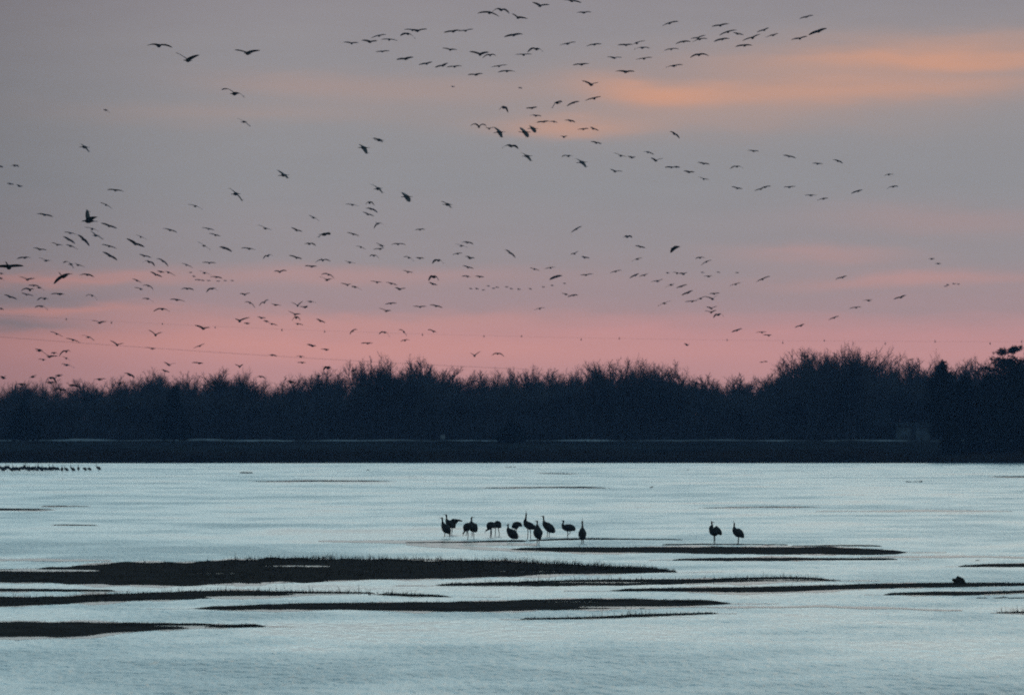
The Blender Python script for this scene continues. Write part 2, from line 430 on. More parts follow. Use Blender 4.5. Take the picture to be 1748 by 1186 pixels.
# shallow pools left on the bars: (column, row, half width, half height) as seen in the photo
POOLS = [(365, 979.0, 52, 1.1), (505, 966.2, 62, 1.3), (560, 968.4, 90, 0.6), (900, 975.8, 85, 1.1), (1010, 971.5, 40, .8), (90, 974.2, 85, 2.2), (240, 986.5, 160, .6), (420, 1018.5, 60, 1.6), (330, 1024, 60, .8), (560, 1013.4, 110, 1.0),
         (985, 1028.0, 70, 1.0), (1080, 1036, 100, 1.2), (1180, 1030, 40, .8), (280, 1070, 70, 1.4), (330, 1067.8, 60, .8), (1000, 994.0, 110, .9), (1290, 989.5, 120, .8)]
def bar_height(u, v, hmax, x, y, nm=''):
    e = min(1.0, 6.0 * v * (1 - v)) * min(1.0, 26 * u * (1 - u) + 0.08)
    e = max(0.0, e)
    rag = vnoise(x * 0.6, y * 0.9, 1.1) * 0.016 + vnoise(x * 0.5 + 9, y * 0.35, 1.6) * 0.016
    z = -0.010 + 0.020 * e ** 0.5 + hmax * 0.062 * e * (0.8 + 0.4 * vnoise(x, y, 4.0)) + rag * (0.35 + 0.65 * (1 - e))
    col, row = CX + x * FPX / y, HY + H * FPX / y
    for (pc, pr, hw, hh) in POOLS:
        q = ((col - pc) / hw) ** 2 + ((row - pr) / hh) ** 2
        if q < 2.2:
            z -= (hmax * 0.08 + 0.012) * max(0.0, 1 - q / 2.2) ** 0.7 + 0.02 * max(0.0, 1 - q / 2.2) * (0.5 + vnoise(x, y * .3, .8))
    return z
GRASS = []          # (x, y, z, height, width)
for bi, (nm, far, near, veg, hmax) in enumerate(BARS):
    x0, x1 = far[0][0], far[-1][0]
    nu = max(24, int((x1 - x0) / (3.5 if nm != 'far' else 6))); nv = {'big': 40, 'lower_left': 30, 'middle': 26, 'tufted': 26}.get(nm, 14)
    rg = random.Random(100 + bi)
    V, F = [], []
    dref = row_d(0.5 * (lerp_pts(far, 0.5 * (x0 + x1)) + lerp_pts(near, 0.5 * (x0 + x1))))
    for i in range(nu + 1):
        u = i / nu
        x = x0 + (x1 - x0) * u
        yf, yn = lerp_pts(far, x), lerp_pts(near, x)
        w = yn - yf
        yf -= 0.10 * w * vnoise(x, bi * 31.0, 40) + 0.5 * vnoise(x, bi * 7.0, 9)
        yn += 0.08 * w * vnoise(x, bi * 17.0 + 5, 60) + 0.5 * vnoise(x, bi * 3.0 + 9, 13)
        df, dn = row_d(yf), row_d(max(yn, yf + 0.15))
        for j in range(nv + 1):
            v = j / nv
            d = df + (dn - df) * v
            X = px2x(x, d)
            V.append((X, d, bar_height(u, v, hmax, X, d, nm)))
    for i in range(nu):
        for j in range(nv):
            a = i * (nv + 1) + j
            F.append((a, a + 1, a + nv + 2, a + nv + 1))
    o = mesh_obj('sandbar', V, F, M_BAR, smooth=True)
    o['kind'] = 'structure'
    # stubble on the bar
    if veg:
        area_px = sum(lerp_pts(near, x) - lerp_pts(far, x) for x in range(int(x0), int(x1), 5)) * 5
        per = {'sparse': 0.55, 'tufts': 0.55, 'few': 0.10, 'short': 0.6}[veg]
        n = int(area_px * per)
        for _ in range(n):
            u = rg.random(); v = rg.random()
            x = x0 + (x1 - x0) * u
            yf, yn = lerp_pts(far, x), lerp_pts(near, x)
            d = row_d(yf) * (1 - v) + row_d(yn) * v
            X = px2x(x, d)
            k = 0.5 + 0.5 * vnoise(X * 3, d * 0.6 + 40, 1.6)
            if veg == 'sparse':
                hh = rg.uniform(0.03, 0.07) if rg.random() < 0.66 else rg.uniform(0.08, 0.23)
                if x > 400 and rg.random() < .25:
                    v *= .22; d = row_d(yf) * (1 - v) + row_d(yn) * v; X = px2x(x, d); hh = rg.uniform(0.08, 0.26)
                if x < 330: hh *= 0.55
                hh *= 0.6 + 0.7 * k
            elif veg == 'tufts':
                if rg.random() > 0.25 + k: continue
                hh = rg.uniform(0.03, 0.08) if rg.random() < 0.75 else rg.uniform(0.08, 0.20) * (0.5 + k)
            elif veg == 'short':
                hh = rg.uniform(0.02, 0.05) if rg.random() < 0.94 else rg.uniform(0.05, 0.12)
            else:
                hh = rg.uniform(0.02, 0.06)
            cl = 0.5 + 0.5 * vnoise(X * 1.3, d * 0.5 + 90, 0.45) + 0.4 * vnoise(X, d * .3, 2.2)
            if hh > .07:
                if cl < 0.42 and rg.random() < .75: continue
                hh *= min(1.5, max(0.4, 0.35 + 1.1 * cl)) * rg.choice((.55, .8, 1, 1.15))
            hh *= min(1.0, 0.35 + 9 * min(u, 1 - u))
            zz = bar_height(u, v, hmax, X, d, nm)
            if zz < -0.004: continue
            GRASS.append((X, d, zz - 0.005, hh, rg.uniform(0.008, 0.018)))
SHALLOWS = [(b_[1], b_[2], 1.6 if b_[0] != 'far' else 0.7) for b_ in BARS if b_[0] not in ('sliver',)]
SHALLOWS += [([(1160, 1036), (1400, 1033), (1620, 1040)], [(1160, 1036.6), (1400, 1036), (1620, 1042)], .8),
             ([(560, 922), (760, 921), (900, 927)], [(560, 924), (760, 929), (900, 931)], .8), ([(-40, 953), (60, 953), (180, 955)], [(-40, 956), (60, 957), (180, 957)], .8), ([(1480, 950), (1640, 948), (1800, 950)], [(1480, 951), (1640, 951), (1800, 952)], .6),
             ([(880, 936), (780, 930), (700, 928)][::-1], [(880, 940), (780, 935), (700, 930)][::-1], .6), ([(1400, 872), (1560, 870), (1720, 872)], [(1400, 873), (1560, 873), (1720, 873)], .4)]
for si, (far, near, grow_) in enumerate(SHALLOWS):
    x0, x1 = far[0][0], far[-1][0]
    ext = min(50.0, 0.06 * (x1 - x0)) * grow_
    n_ = max(16, int((x1 - x0) / 6))
    V, F = [], []
    for i in range(n_ + 1):
        u = i / n_
        x = x0 - ext + (x1 - x0 + 2 * ext) * u
        xc = min(max(x, x0), x1)
        taper = min(1.0, 6 * u * (1 - u))
        yf = lerp_pts(far, xc) - (0.1 + 2.6 * vnoise(x, si * 13.0, 75) + 0.9 * vnoise(x, si * 5.0, 16)) * grow_ * taper
        yn = lerp_pts(near, xc) + (0.5 + 3.4 * vnoise(x, si * 19.0 + 4, 80) + 0.9 * vnoise(x, si * 3.0, 14)) * grow_ * taper
        mid_ = 0.5 * (lerp_pts(far, xc) + lerp_pts(near, xc))
        yf = min(yf, mid_ - .05); yn = max(yn, mid_ + .05)
        for yy in (yf, yn):
            d = row_d(yy)
            V.append((px2x(x, d), d, 0.0035 + 0.0002 * si))
    for i in range(n_):
        F.append((2 * i, 2 * i + 1, 2 * i + 3, 2 * i + 2))
    o = mesh_obj('shallow_water', V, F, M_CALM)
    o['kind'] = 'structure'
def blades(name, pts, m, lean=0.35, seed=1):
    r = np.random.default_rng(seed)
    p = np.array(pts, np.float64)
    n = len(p)
    a = r.uniform(0, 2 * PI, n)
    w = p[:, 4] * 0.5
    dx, dy = np.cos(a) * w, np.sin(a) * w
    la = r.uniform(0, 2 * PI, n); lm = p[:, 3] * r.uniform(0, lean, n)
    V = np.zeros((n, 5, 3))
    V[:, 0] = np.stack([p[:, 0] - dx, p[:, 1] - dy, p[:, 2]], 1)
    V[:, 1] = np.stack([p[:, 0] + dx, p[:, 1] + dy, p[:, 2]], 1)
    mx, my = p[:, 0] + np.cos(la) * lm * 0.3, p[:, 1] + np.sin(la) * lm * 0.3
    V[:, 2] = np.stack([mx + dx * .7, my + dy * .7, p[:, 2] + p[:, 3] * 0.55], 1)
    V[:, 3] = np.stack([mx - dx * .7, my - dy * .7, p[:, 2] + p[:, 3] * 0.55], 1)
    V[:, 4] = np.stack([p[:, 0] + np.cos(la) * lm, p[:, 1] + np.sin(la) * lm, p[:, 2] + p[:, 3]], 1)
    b0 = (np.arange(n) * 5)[:, None, None]
    T = np.array([[0, 1, 2], [0, 2, 3], [3, 2, 4]])[None] + b0
    return tri_obj(name, V.reshape(-1, 3), T.reshape(-1, 3), m)
o = blades('dead_grass', GRASS, M_GRASS, 0.7)
tag(o, 'short dead grass stubble standing on the dark sandbars', kind='stuff')
print('grass blades', len(GRASS))

# ------------------------------------------------------------------ reeds on the bank
pts = []
r = random.Random(21)
for _ in range(46000):
    x = r.uniform(-112, 112)
    meadow = r.random() < 0.30
    y = r.uniform(948, 1036) if meadow else 930.6 + 24 * r.random() ** 1.4
    n1 = vnoise(x, y * 0.7, 12.0); n2 = vnoise(x + 77, y, 3.0); n3 = vnoise(x * .4, 5.0, 9.0)
    d = 0.55 + 0.55 * n1 + 0.45 * n2
    if r.random() > 0.45 + d: continue
    hh = (0.35 + 0.85 * max(0.0, d) + 0.5 * n3) * r.uniform(0.5, 1.3)
    if meadow: hh = r.uniform(0.08, 0.30) * (0.6 + max(0, d))
    hh = max(.08, hh)
    pts.append((x, y + shore(x), gz(x, y + shore(x)) - 0.05, hh, r.uniform(0.05, 0.11)))
o = blades('reeds', pts, M_REED, 0.5, 5)
tag(o, 'dark brown reeds and weeds covering the far river bank', kind='stuff')

# ------------------------------------------------------------------ trees
def tube(V, T, p0, p1, r0, r1, k=3):
    p0 = np.asarray(p0); p1 = np.asarray(p1)
    d = p1 - p0; L = np.linalg.norm(d)
    if L < 1e-6: return
    d = d / L
    u = np.cross(d, (0.31, 0.95, 0.11)); u /= np.linalg.norm(u); w = np.cross(d, u)
    b = len(V)
    for q in range(k):
        a = 2 * PI * q / k
        V.append(p0 + (u * math.cos(a) + w * math.sin(a)) * r0)
    if r1 > 0.0045:
        for q in range(k):
            a = 2 * PI * q / k
            V.append(p1 + (u * math.cos(a) + w * math.sin(a)) * r1)
        for q in range(k):
            q2 = (q + 1) % k
            T.append((b + q, b + q2, b + k + q2)); T.append((b + q, b + k + q2, b + k + q))
    else:
        V.append(p1)
        for q in range(k):
            T.append((b + q, b + (q + 1) % k, b + k))

def rot_about(v, axis, ang):
    c, s = math.cos(ang), math.sin(ang)
    return v * c + np.cross(axis, v) * s + axis * np.dot(axis, v) * (1 - c)

def bare_tree(seed, spread, up, multi, airy):
    """unit: a tree 12 m tall; returns trunk (with main limbs) and crown (branches and twigs)"""
    g = random.Random(seed)
    TV, TT, BV, BT = [], [], [], []
    EX = g.uniform(3.8, 5.2)
    def grow(p, d, L, rad, lev):
        nseg = 3 if lev < 3 else 2
        seg = L / nseg
        pts_ = [p]
        for s in range(nseg):
            d = d + np.array([g.gauss(0, .12 + .03 * lev), g.gauss(0, .12 + .03 * lev), g.gauss(0.02, .07 + .02 * lev) + up * 0.08])
            d = d / np.linalg.norm(d)
            q = pts_[-1] + d * seg
            ev = (q[0] / EX) ** 2 + (q[1] / EX) ** 2 + ((q[2] - 6.6) / 5.2) ** 2
            if lev >= 2 and q[2] > 4 and ev > 1.0 + g.uniform(-.12, .10): return
            if lev <= 1 and ev > 0.80 and q[2] > 4: return
            ra = rad * (1 - 0.32 * s / nseg); rb = rad * (1 - 0.32 * (s + 1) / nseg)
            if lev <= 1: tube(TV, TT, pts_[-1], q, ra, rb, 6 if lev == 0 else 5)
            elif lev <= 2: tube(BV, BT, pts_[-1], q, ra, rb, 4)
            else: tube(BV, BT, pts_[-1], q, ra, rb if (lev < 5 or s < nseg - 1) else 0.0, 3)
            pts_.append(q)
        if lev >= 5: return
        nch = {0: g.randint(5, 7), 1: g.randint(4, 6), 2: g.randint(4, 6), 3: g.randint(4, 5), 4: g.randint(3, 4)}[lev] if not airy else \
            {0: g.randint(5, 6), 1: g.randint(4, 5), 2: g.randint(4, 5), 3: g.randint(4, 5), 4: g.randint(3, 4)}[lev]
        for c_ in range(nch):
            fpos = (0.42 if lev == 0 else 0.25) + (0.72 - (0.17 if lev == 0 else 0)) * (c_ + g.random() * 0.6) / nch
            fpos = min(1.0, fpos)
            k = min(nseg - 1, int(fpos * nseg)); ff = fpos * nseg - k
            q = pts_[k] + (pts_[k + 1] - pts_[k]) * ff
            ax = np.cross(d, np.array([g.gauss(0, 1), g.gauss(0, 1), g.gauss(0, 1)])); ax /= np.linalg.norm(ax) + 1e-9
            ang = g.uniform(0.35, 0.85) * spread
            nd = rot_about(d, ax, ang)
            nd[2] += up * (0.25 if lev < 2 else 0.12); nd /= np.linalg.norm(nd)
            grow(q, nd, L * g.uniform(0.52, 0.74), max(0.0055 if airy else 0.011, rad * g.uniform(0.40, 0.56)), lev + 1)
        # leader carries on
        if lev < 4:
            grow(pts_[-1], d, L * g.uniform(0.55, 0.7), max(0.0055 if airy else 0.011, rad * 0.60), lev + 1)
    for s in range(multi):
        a = g.uniform(0, 2 * PI)
        lean = 0.06 if multi == 1 else g.uniform(0.15, 0.35)
        grow(np.array([0.35 * math.cos(a) * (multi > 1), 0.35 * math.sin(a) * (multi > 1), -0.3]),
             np.array([math.cos(a) * lean, math.sin(a) * lean, 1.0]), g.uniform(3.2, 4.0), 0.20 if multi == 1 else 0.14, 0)
    BVn = np.array(BV); TVn = np.array(TV)
    top = max(float(np.percentile(BVn[:, 2], 99.9)), 1.0)
    s = 12.0 / top
    return TVn * s, TT, BVn * s, BT
PROTO = []
for i in range(14):
    tv, tt, bv, bt = bare_tree(40 + i, [0.95, 1.15, 0.8, 1.05][i % 4], [0.6, 0.4, 0.8, 0.5, 0.7][i % 5], 1 if i % 3 else 2, i >= 5)
    tr = tri_obj('trunk', tv, tt, M_BARK); cr = tri_obj('crown', bv, bt, M_TWIG)
    PROTO.append((tr.data, cr.data))
    bpy.data.objects.remove(tr); bpy.data.objects.remove(cr)
print('tree proto tris', [len(p[1].polygons) for p in PROTO])
SKYLINE = [(-60, 652), (0, 652), (60, 649), (100, 640), (150, 650), (200, 643), (250, 638), (300, 632), (345, 628), (375, 633), (430, 645), (470, 645), (520, 640), (560, 632),
           (600, 618), (640, 610), (680, 606), (720, 618), (770, 628), (820, 630), (860, 625), (900, 621), (950, 622), (985, 630), (1005, 620), (1040, 613), (1080, 612), (1130, 618),
           (1160, 634), (1200, 640), (1240, 633), (1290, 630), (1330, 641), (1350, 612), (1375, 600), (1410, 596), (1440, 590), (1480, 604), (1520, 611), (1560, 612), (1600, 622), (1640, 616), (1700, 606), (1760, 600), (1820, 604)]
TREE_N = 0
def place_tree(px, y, topy, pi, label, group, squeeze=1.0):
    global TREE_N
    x = px2x(px, y)
    z0 = gz(x, y) - 0.1
    hgt = max(4.0, px2z(topy, y) - z0)
    e = empty('bare_tree', (x, y, z0), r.uniform(0, 2 * PI))
    s = hgt / 12.0
    e.scale = (s * squeeze, s * squeeze, s)
    tag(e, label, 'tree', group)
    for nm, me in zip(('trunk', 'crown'), PROTO[pi]):
        c = bpy.data.objects.new(nm, me); COL.objects.link(c); c.parent = e
    TREE_N += 1
    return e
GEN_TREE = 'bare leafless tree merging into the dark crowded treeline'
GEN_GROUP = 'bare trees crowded along the far treeline'
SECTIONS = [(130, 'below the low knot of birds'), (240, 'behind the dull left stretch of track'), (385, 'behind the brightest stretch of track'), (480, 'near the slender lone treetop'),
            (590, 'left of the raised feathery clump'), (725, 'in the raised feathery clump'), (830, 'above the small pale box'), (930, 'above the shrubby cedar'), (1000, 'left of the round open crowns'),
            (1150, 'among the round open crowns'), (1330, 'in the low dip of the skyline'), (1465, 'below the highest bare treetop'), (1600, 'behind the house and shed'), (9999, 'behind the evergreens')]
for row, (y0, n, k) in enumerate([(1052, 36, .70), (1064, 36, .73), (1078, 36, .76), (1094, 36, .79), (1108, 40, .88), (1121, 92, 1.0)]):
    for i in range(n):
        px = -70 + 1890 * (i + r.random()) / n
        if row < 1 and 1455 < px < 1600: continue          # the yard with the shed
        ty = lerp_pts(SKYLINE, px)
        dz = (742 - ty) * (0.955 if 540 < px < 1330 else 0.985)
        top = 742 - dz * k * (r.uniform(0.84, 1.03) if row < 4 else r.uniform(0.96, 1.01))
        sec = next(s_ for s_ in SECTIONS if px < s_[0])
        depth = 'front' if row < 2 else 'middle' if row < 4 else 'back'
        place_tree(px, y0 + r.uniform(-5, 5), top, r.randrange(len(PROTO)) if row < 3 else r.randrange(5, len(PROTO)), 'bare leafless tree in the ' + depth + ' of the wood, ' + sec[1], 'bare trees in the wood ' + sec[1] + ', ' + depth + ' rows', r.uniform(0.95, 1.25) if row < 5 else r.uniform(1.15, 1.45))
SPECIAL = [
 (1375, 1046, 603, 6, 'spindly open-crowned bare tree at the left end of the tall group, against pink sky', 1.0),
 (1412, 1050, 594, 7, 'tall bare tree just left of the highest bare treetop', 0.9),
 (1440, 1050, 587, 8, 'highest bare treetop of the whole treeline, right of the centre', 0.85),
 (1468, 1054, 600, 9, 'tall bare tree just right of the highest bare treetop', 0.9),
 (1012, 1050, 618, 10, 'leftmost of the round open bare crowns right of centre', 0.85),
 (1045, 1050, 612, 11, 'second of the round open bare crowns right of centre, counting from the left', 0.85),
 (1078, 1050, 611, 12, 'third of the round open bare crowns right of centre, counting from the left', 0.85),
 (1125, 1052, 618, 13, 'rightmost of the round open bare crowns right of centre', 0.95),
 (640, 1050, 610, 5, 'tall feathery bare tree on the left side of the raised clump where the cable disappears', 0.9),
 (672, 1052, 606, 6, 'tallest feathery bare tree of the raised clump where the cable disappears', 0.9),
 (705, 1050, 613, 7, 'tall feathery bare tree on the right side of the raised clump where the cable disappears', 0.9),
 (408, 1050, 628, 8, 'slender bare tree standing up alone under a flying crane, left part of the treeline', 0.6),
 (1605, 1062, 604, 9, 'thin bare treetop rising behind the dark pointed evergreen', 0.6),
]
for px, y, ty, pi, lab, sq in SPECIAL:
    place_tree(px, y, ty, pi, lab, None, sq)

# dense undergrowth between the trunks
pts = []
for _ in range(76000):
    px = r.uniform(-90, 1840)
    y = r.uniform(1046, 1135)
    x = px2x(px, y)
    ty = lerp_pts(SKYLINE, px)
    if 1462 < px < 1592 and y < 1070: continue
    top = (742 - ty) * 1090 / FPX
    q = r.random()
    hh = r.uniform(1.5, 4.0) + max(0.0, (top - 4.4)) * 0.54 * q
    pts.append((x, y, gz(x, y) - 0.1, hh, r.uniform(0.05, 0.12)))
for _ in range(260):
    px = r.uniform(1522, 1596); y = r.uniform(1040, 1045.5); x = px2x(px, y)
    pts.append((x, y, gz(x, y) - .1, r.uniform(.3, 2.3) * r.random(), r.uniform(.05, .12)))
o = blades('undergrowth', pts, M_TWIG, 0.3, 9)
tag(o, 'dense dark saplings and brush filling the space between the tree trunks', kind='stuff')

# evergreens: trunk, limbs and many needle sprays
def evergreen(name, px, y, topy, width, style, label, seed):
    g = random.Random(seed)
    x = px2x(px, y); z0 = gz(x, y) - 0.1
    hgt = px2z(topy, y) - z0
    e = empty(name, (x, y, z0))
    tag(e, label, 'tree')
    TV, TT, NV, NT_ = [], [], [], []
    tp = [np.array([0, 0, 0.0])]
    for k in range(6):
        tp.append(np.array([g.gauss(0, .08), g.gauss(0, .08), hgt * (k + 1) / 6.2]))
    for k in range(6):
        tube(TV, TT, tp[k], tp[k + 1], 0.24 * (1 - k / 6.5), 0.24 * (1 - (k + 1) / 6.5), 7)
    def spray(c, s):
        for _ in range(9):
            a, b_ = g.uniform(0, 2 * PI), g.gauss(0.25, 0.5)
            dv = np.array([math.cos(a) * math.cos(b_), math.sin(a) * math.cos(b_), math.sin(b_)])
            sd = np.cross(dv, (g.gauss(0, 1), g.gauss(0, 1), g.gauss(0, 1))); sd /= np.linalg.norm(sd) + 1e-9
            L = s * g.uniform(0.5, 1.1)
            b0 = len(NV)
            NV.extend([c - sd * .07 * s, c + sd * .07 * s, c + dv * L * .6 + sd * .13 * s, c + dv * L])
            NT_.extend([(b0, b0 + 1, b0 + 2), (b0, b0 + 2, b0 + 3)])
    if style == 'pine':
        tiers = [(0.14 + 0.05 * i, .75 + .25 * math.sin(i * 2.1) ** 2) for i in range(14)] + [(0.85, .62), (.88, .5), (0.955, .52), (.97, .4)]
    elif style == 'cedar':
        tiers = [(0.06 + 0.9 * i / 26, (1 - (i / 26) ** 1.4) * 0.95 + 0.1) for i in range(27)]
    else:
        tiers = [(0.16 + 0.8 * i / 22, math.sin(PI * min(1, 0.18 + 0.82 * i / 22)) ** 0.6) for i in range(23)]
    for (ft, fw) in tiers:
        nb = 13 if style == 'pine' else 10
        zz = hgt * ft
        for b_ in range(nb):
            a = g.uniform(0, 2 * PI) if not (style == 'pine' and ft > .9) else g.choice((g.gauss(PI, .5), g.gauss(0.1, .5), g.gauss(0.1, .4)))
            R = width * 0.5 * fw * g.uniform(0.55, 1.1)
            rise = (0.14 if style == 'pine' else 0.05) * R + g.gauss(0, .1)
            if style == 'pine': rise += g.gauss(0, .35 if ft < .9 else .12) + (0.28 * R if ft > .9 and abs(math.cos(a) - 1) < .4 else 0)
            end = np.array([math.cos(a) * R, math.sin(a) * R, zz + rise])
            st = np.array([0, 0, zz])
            tube(TV, TT, st, end, 0.06, 0.02, 3)
            m_ = max(4, int(R / 0.28))
            for q in range(m_):
                t_ = (0.25 if style != 'pine' else 0.35) + 0.75 * (q + g.random()) / m_
                c_ = st + (end - st) * t_ + np.array([g.gauss(0, .16), g.gauss(0, .16), g.gauss(0.03, .17 if style == 'pine' else .2)])
                spray(c_, 0.62)
    tri_obj('trunk', np.array(TV), TT, M_BARK, e)
    tri_obj('crown', np.array(NV), NT_, M_NEEDLE, e)
    return e
evergreen('cedar_shrub', 1626, 946, 728, 4.2, 'cedar', 'low dark shrub at the water edge below the pointed evergreen', 21)
evergreen('cedar_shrub', 1668, 948, 716, 5.0, 'cedar', 'rounded dark shrub on the bank below the broad low evergreen', 22)
evergreen('cedar_shrub', 1705, 944, 724, 5.0, 'cedar', 'dark shrub at the water edge under the ragged pine', 23)
evergreen('cedar_shrub', 1742, 946, 712, 5.0, 'cedar', 'dark shrub on the bank at the right edge of the view', 24)
evergreen('pine_tree', 1720, 952, 596, 9.0, 'pine', 'tall ragged pine with flat layered boughs, highest dark evergreen at the right edge', 3)
evergreen('pine_tree', 1768, 960, 612, 9.0, 'pine', 'dark pine partly cut off by the right edge, behind the ragged tall pine', 8)
evergreen('cedar_tree', 1608, 962, 616, 6.6, 'oak', 'dark pointed evergreen with a knobbly tip right of the white shed, trunk showing below', 5)
evergreen('cedar_tree', 1648, 966, 644, 7.4, 'oak', 'broad low evergreen between the pointed evergreen and the ragged pine', 6)
evergreen('cedar_tree', 1690, 968, 640, 7.0, 'oak', 'low dark evergreen directly left of the ragged pine, filling the gap', 16)
evergreen('cedar_tree', 298, 1036, 662, 6.4, 'cedar', 'dark conical cedar standing above the bright stretch of track', 12)
evergreen('cedar_tree', 40, 1036, 688, 6.8, 'cedar', 'dark squat cedar at the left end of the treeline', 13)
evergreen('cedar_tree', 872, 1012, 722, 6.0, 'cedar', 'low dark shrubby cedar on the bank near the centre, in front of the track', 14)

# ------------------------------------------------------------------ buildings at the edge of the trees
def box(V, F, x0, x1, y0, y1, z0, z1):
    b_ = len(V)
    V.extend([(x0, y0, z0), (x1, y0, z0), (x1, y1, z0), (x0, y1, z0), (x0, y0, z1), (x1, y0, z1), (x1, y1, z1), (x0, y1, z1)])
    F.extend([tuple(b_ + i for i in f_) for f_ in ((0, 3, 2, 1), (4, 5, 6, 7), (0, 1, 5, 4), (1, 2, 6, 5), (2, 3, 7, 6), (3, 0, 4, 7))])
def boxes(name, lst, m, parent, label=None):
    V, F = [], []
    for q in lst: box(V, F, *q)
    o_ = mesh_obj(name, V, F, m, parent)
    if label: o_['label'] = label
    return o_
yb = 1043.0
def house(name, xa, xb, eave_y, ridge_y, y, depth, mw, mr, label, cat, opening=None):
    X0, X1 = px2x(xa, y), px2x(xb, y)
    g0 = gz(0.5 * (X0 + X1), y) - 0.05
    ez, rz_ = px2z(eave_y, y) - g0, px2z(ridge_y, y) - g0
    e = empty(name, (0.5 * (X0 + X1), y, g0)); tag(e, label, cat)
    hw = 0.5 * (X1 - X0)
    walls = []
    if opening:
        oa, ob = px2x(opening[0], y) - 0.5 * (X0 + X1), px2x(opening[1], y) - 0.5 * (X0 + X1)
        walls += [(-hw, oa, 0, .15, 0, ez), (ob, hw, 0, .15, 0, ez), (oa, ob, 0.003, .147, ez - .28, ez - .004)]
        boxes('door', [(oa + .01, ob - .01, .20, .26, 0.0, ez - .29)], M_DARKWALL, e, 'dark doorway between the two pale walls')
    else:
        walls += [(-hw, hw, 0, .15, 0, ez)]
    walls += [(-hw, -hw + .15, .153, depth, 0, ez - .002), (hw - .15, hw, .153, depth, 0, ez - .002), (-hw + .152, hw - .152, depth - .15, depth - .003, 0, ez - .004)]
    boxes('wall', walls, mw, e)
    V = [(-hw - .25, -.3, ez - .06), (hw + .25, -.3, ez - .06), (hw + .25, depth / 2, rz_), (-hw - .25, depth / 2, rz_), (-hw - .25, depth + .3, ez - .06), (hw + .25, depth + .3, ez - .06)]
    V += [(a, b_, c_ + .12) for a, b_, c_ in V]
    F = [(0, 3, 2, 1), (3, 4, 5, 2), (6, 7, 8, 9), (9, 8, 11, 10), (0, 1, 7, 6), (4, 10, 11, 5), (0, 6, 9, 3), (3, 9, 10, 4), (1, 2, 8, 7), (2, 5, 11, 8)]
    mesh_obj('roof', V, F, mr, e)
    return e, hw, ez
house('white_shed', 1531, 1587, 728, 722, 1047.0, 4.0, M_WHITE, M_ROOF, 'pale white shed with a dark doorway left of the pointed evergreen', 'shed', (1555, 1563))
e, hw, ez = house('dark_house', 1462, 1520, 728, 700, 1060.0, 8.0, M_DARKWALL, M_ROOF, 'dim low house with a broad grey roof, left of the white shed', 'house')
for k in range(3):
    cx = -hw + hw * 2 * (k + 0.5) / 3
    f_ = boxes('window', [(cx - .55, cx + .55, -.06, -.002, ez - 1.25, ez - .35)], M_ROOF, e)
x_, y_ = px2x(756, 1042), 1042.0
e = empty('utility_box', (x_, y_, gz(x_, y_) + .1)); tag(e, 'small pale box on legs at the foot of the dark trees near the centre', 'box')
boxes('housing', [(-.38, .38, -.3, .3, .25, 1.05)], M_PALE, e)
boxes('lid', [(-.43, .43, -.35, .35, 1.052, 1.12)], M_ROOF, e)
for sx in (-.3, .24):
    boxes('leg', [(sx, sx + .06, -.05, .05, -.3, .248)], M_ROOF, e)

# ------------------------------------------------------------------ power cables with bird markers
def cable(pts_px, y, rad, label, marks, seed):
    g = random.Random(seed)
    P_ = [(px2x(a, y), px2z(b_, y)) for a, b_ in pts_px]
    X = np.linspace(P_[0][0], P_[-1][0], 160)
    # smooth curve through the points
    Z = np.polyval(np.polyfit([p[0] for p in P_], [p[1] for p in P_], 3), X)
    V, T = [], []
    for i in range(len(X)):
        for q in range(5):
            a = 2 * PI * q / 5
            V.append((X[i], y + math.cos(a) * rad, Z[i] + math.sin(a) * rad))
    for i in range(len(X) - 1):
        for q in range(5):
            q2 = (q + 1) % 5
            a, b_, c_, d_ = i * 5 + q, i * 5 + q2, (i + 1) * 5 + q2, (i + 1) * 5 + q
            T += [(a, b_, c_), (a, c_, d_)]
    o_ = tri_obj('power_cable', np.array(V), T, M_CABLE); tag(o_, label, 'cable', 'power cables crossing the sky')
    for (mx, dy) in marks:
        xx = px2x(mx, y); zz = float(np.interp(xx, X, Z))
        V2, T2 = [], []
        s = g.uniform(0.8, 1.1)
        tube(V2, T2, (0, 0, 0.06), (0, 0, -0.12), 0.03, 0.03, 5)
        tube(V2, T2, (0, 0, -0.10), (0.02, 0, -0.20 * s), 0.05, 0.13, 7)
        tube(V2, T2, (0.02, 0, -0.20 * s), (0.03, 0, -0.48 * s), 0.13, 0.07, 7)
        m_ = tri_obj('marker', np.array(V2), T2, M_CABLE, o_)
        m_.location = (xx, y, zz + dy)
cable([(-300, 552), (0, 575), (200, 590), (420, 604), (640, 618), (900, 630)], 1141.0, 0.022, 'lower thin cable sagging into the treetops left of centre', [], 1)
cable([(-300, 515), (-50, 534), (113, 544), (277, 553), (367, 556.5), (481, 562), (720, 570), (890, 574), (1057, 577.5), (1241, 580), (1407, 582), (1596, 583), (1900, 583)], 1141.0, 0.008,
      'faint upper cable strung with small bird markers across the pink sky',
      [(113, .2), (190, 0), (277, .2), (367, 0), (481, .1), (554, .1), (721, .1), (826, .1), (890, .3), (992, -.1), (1057, .25), (1241, .2), (1336, -.2), (1407, .3), (1511, -.2), (1596, .3), (1690, -.1), (1744, .25)], 2)

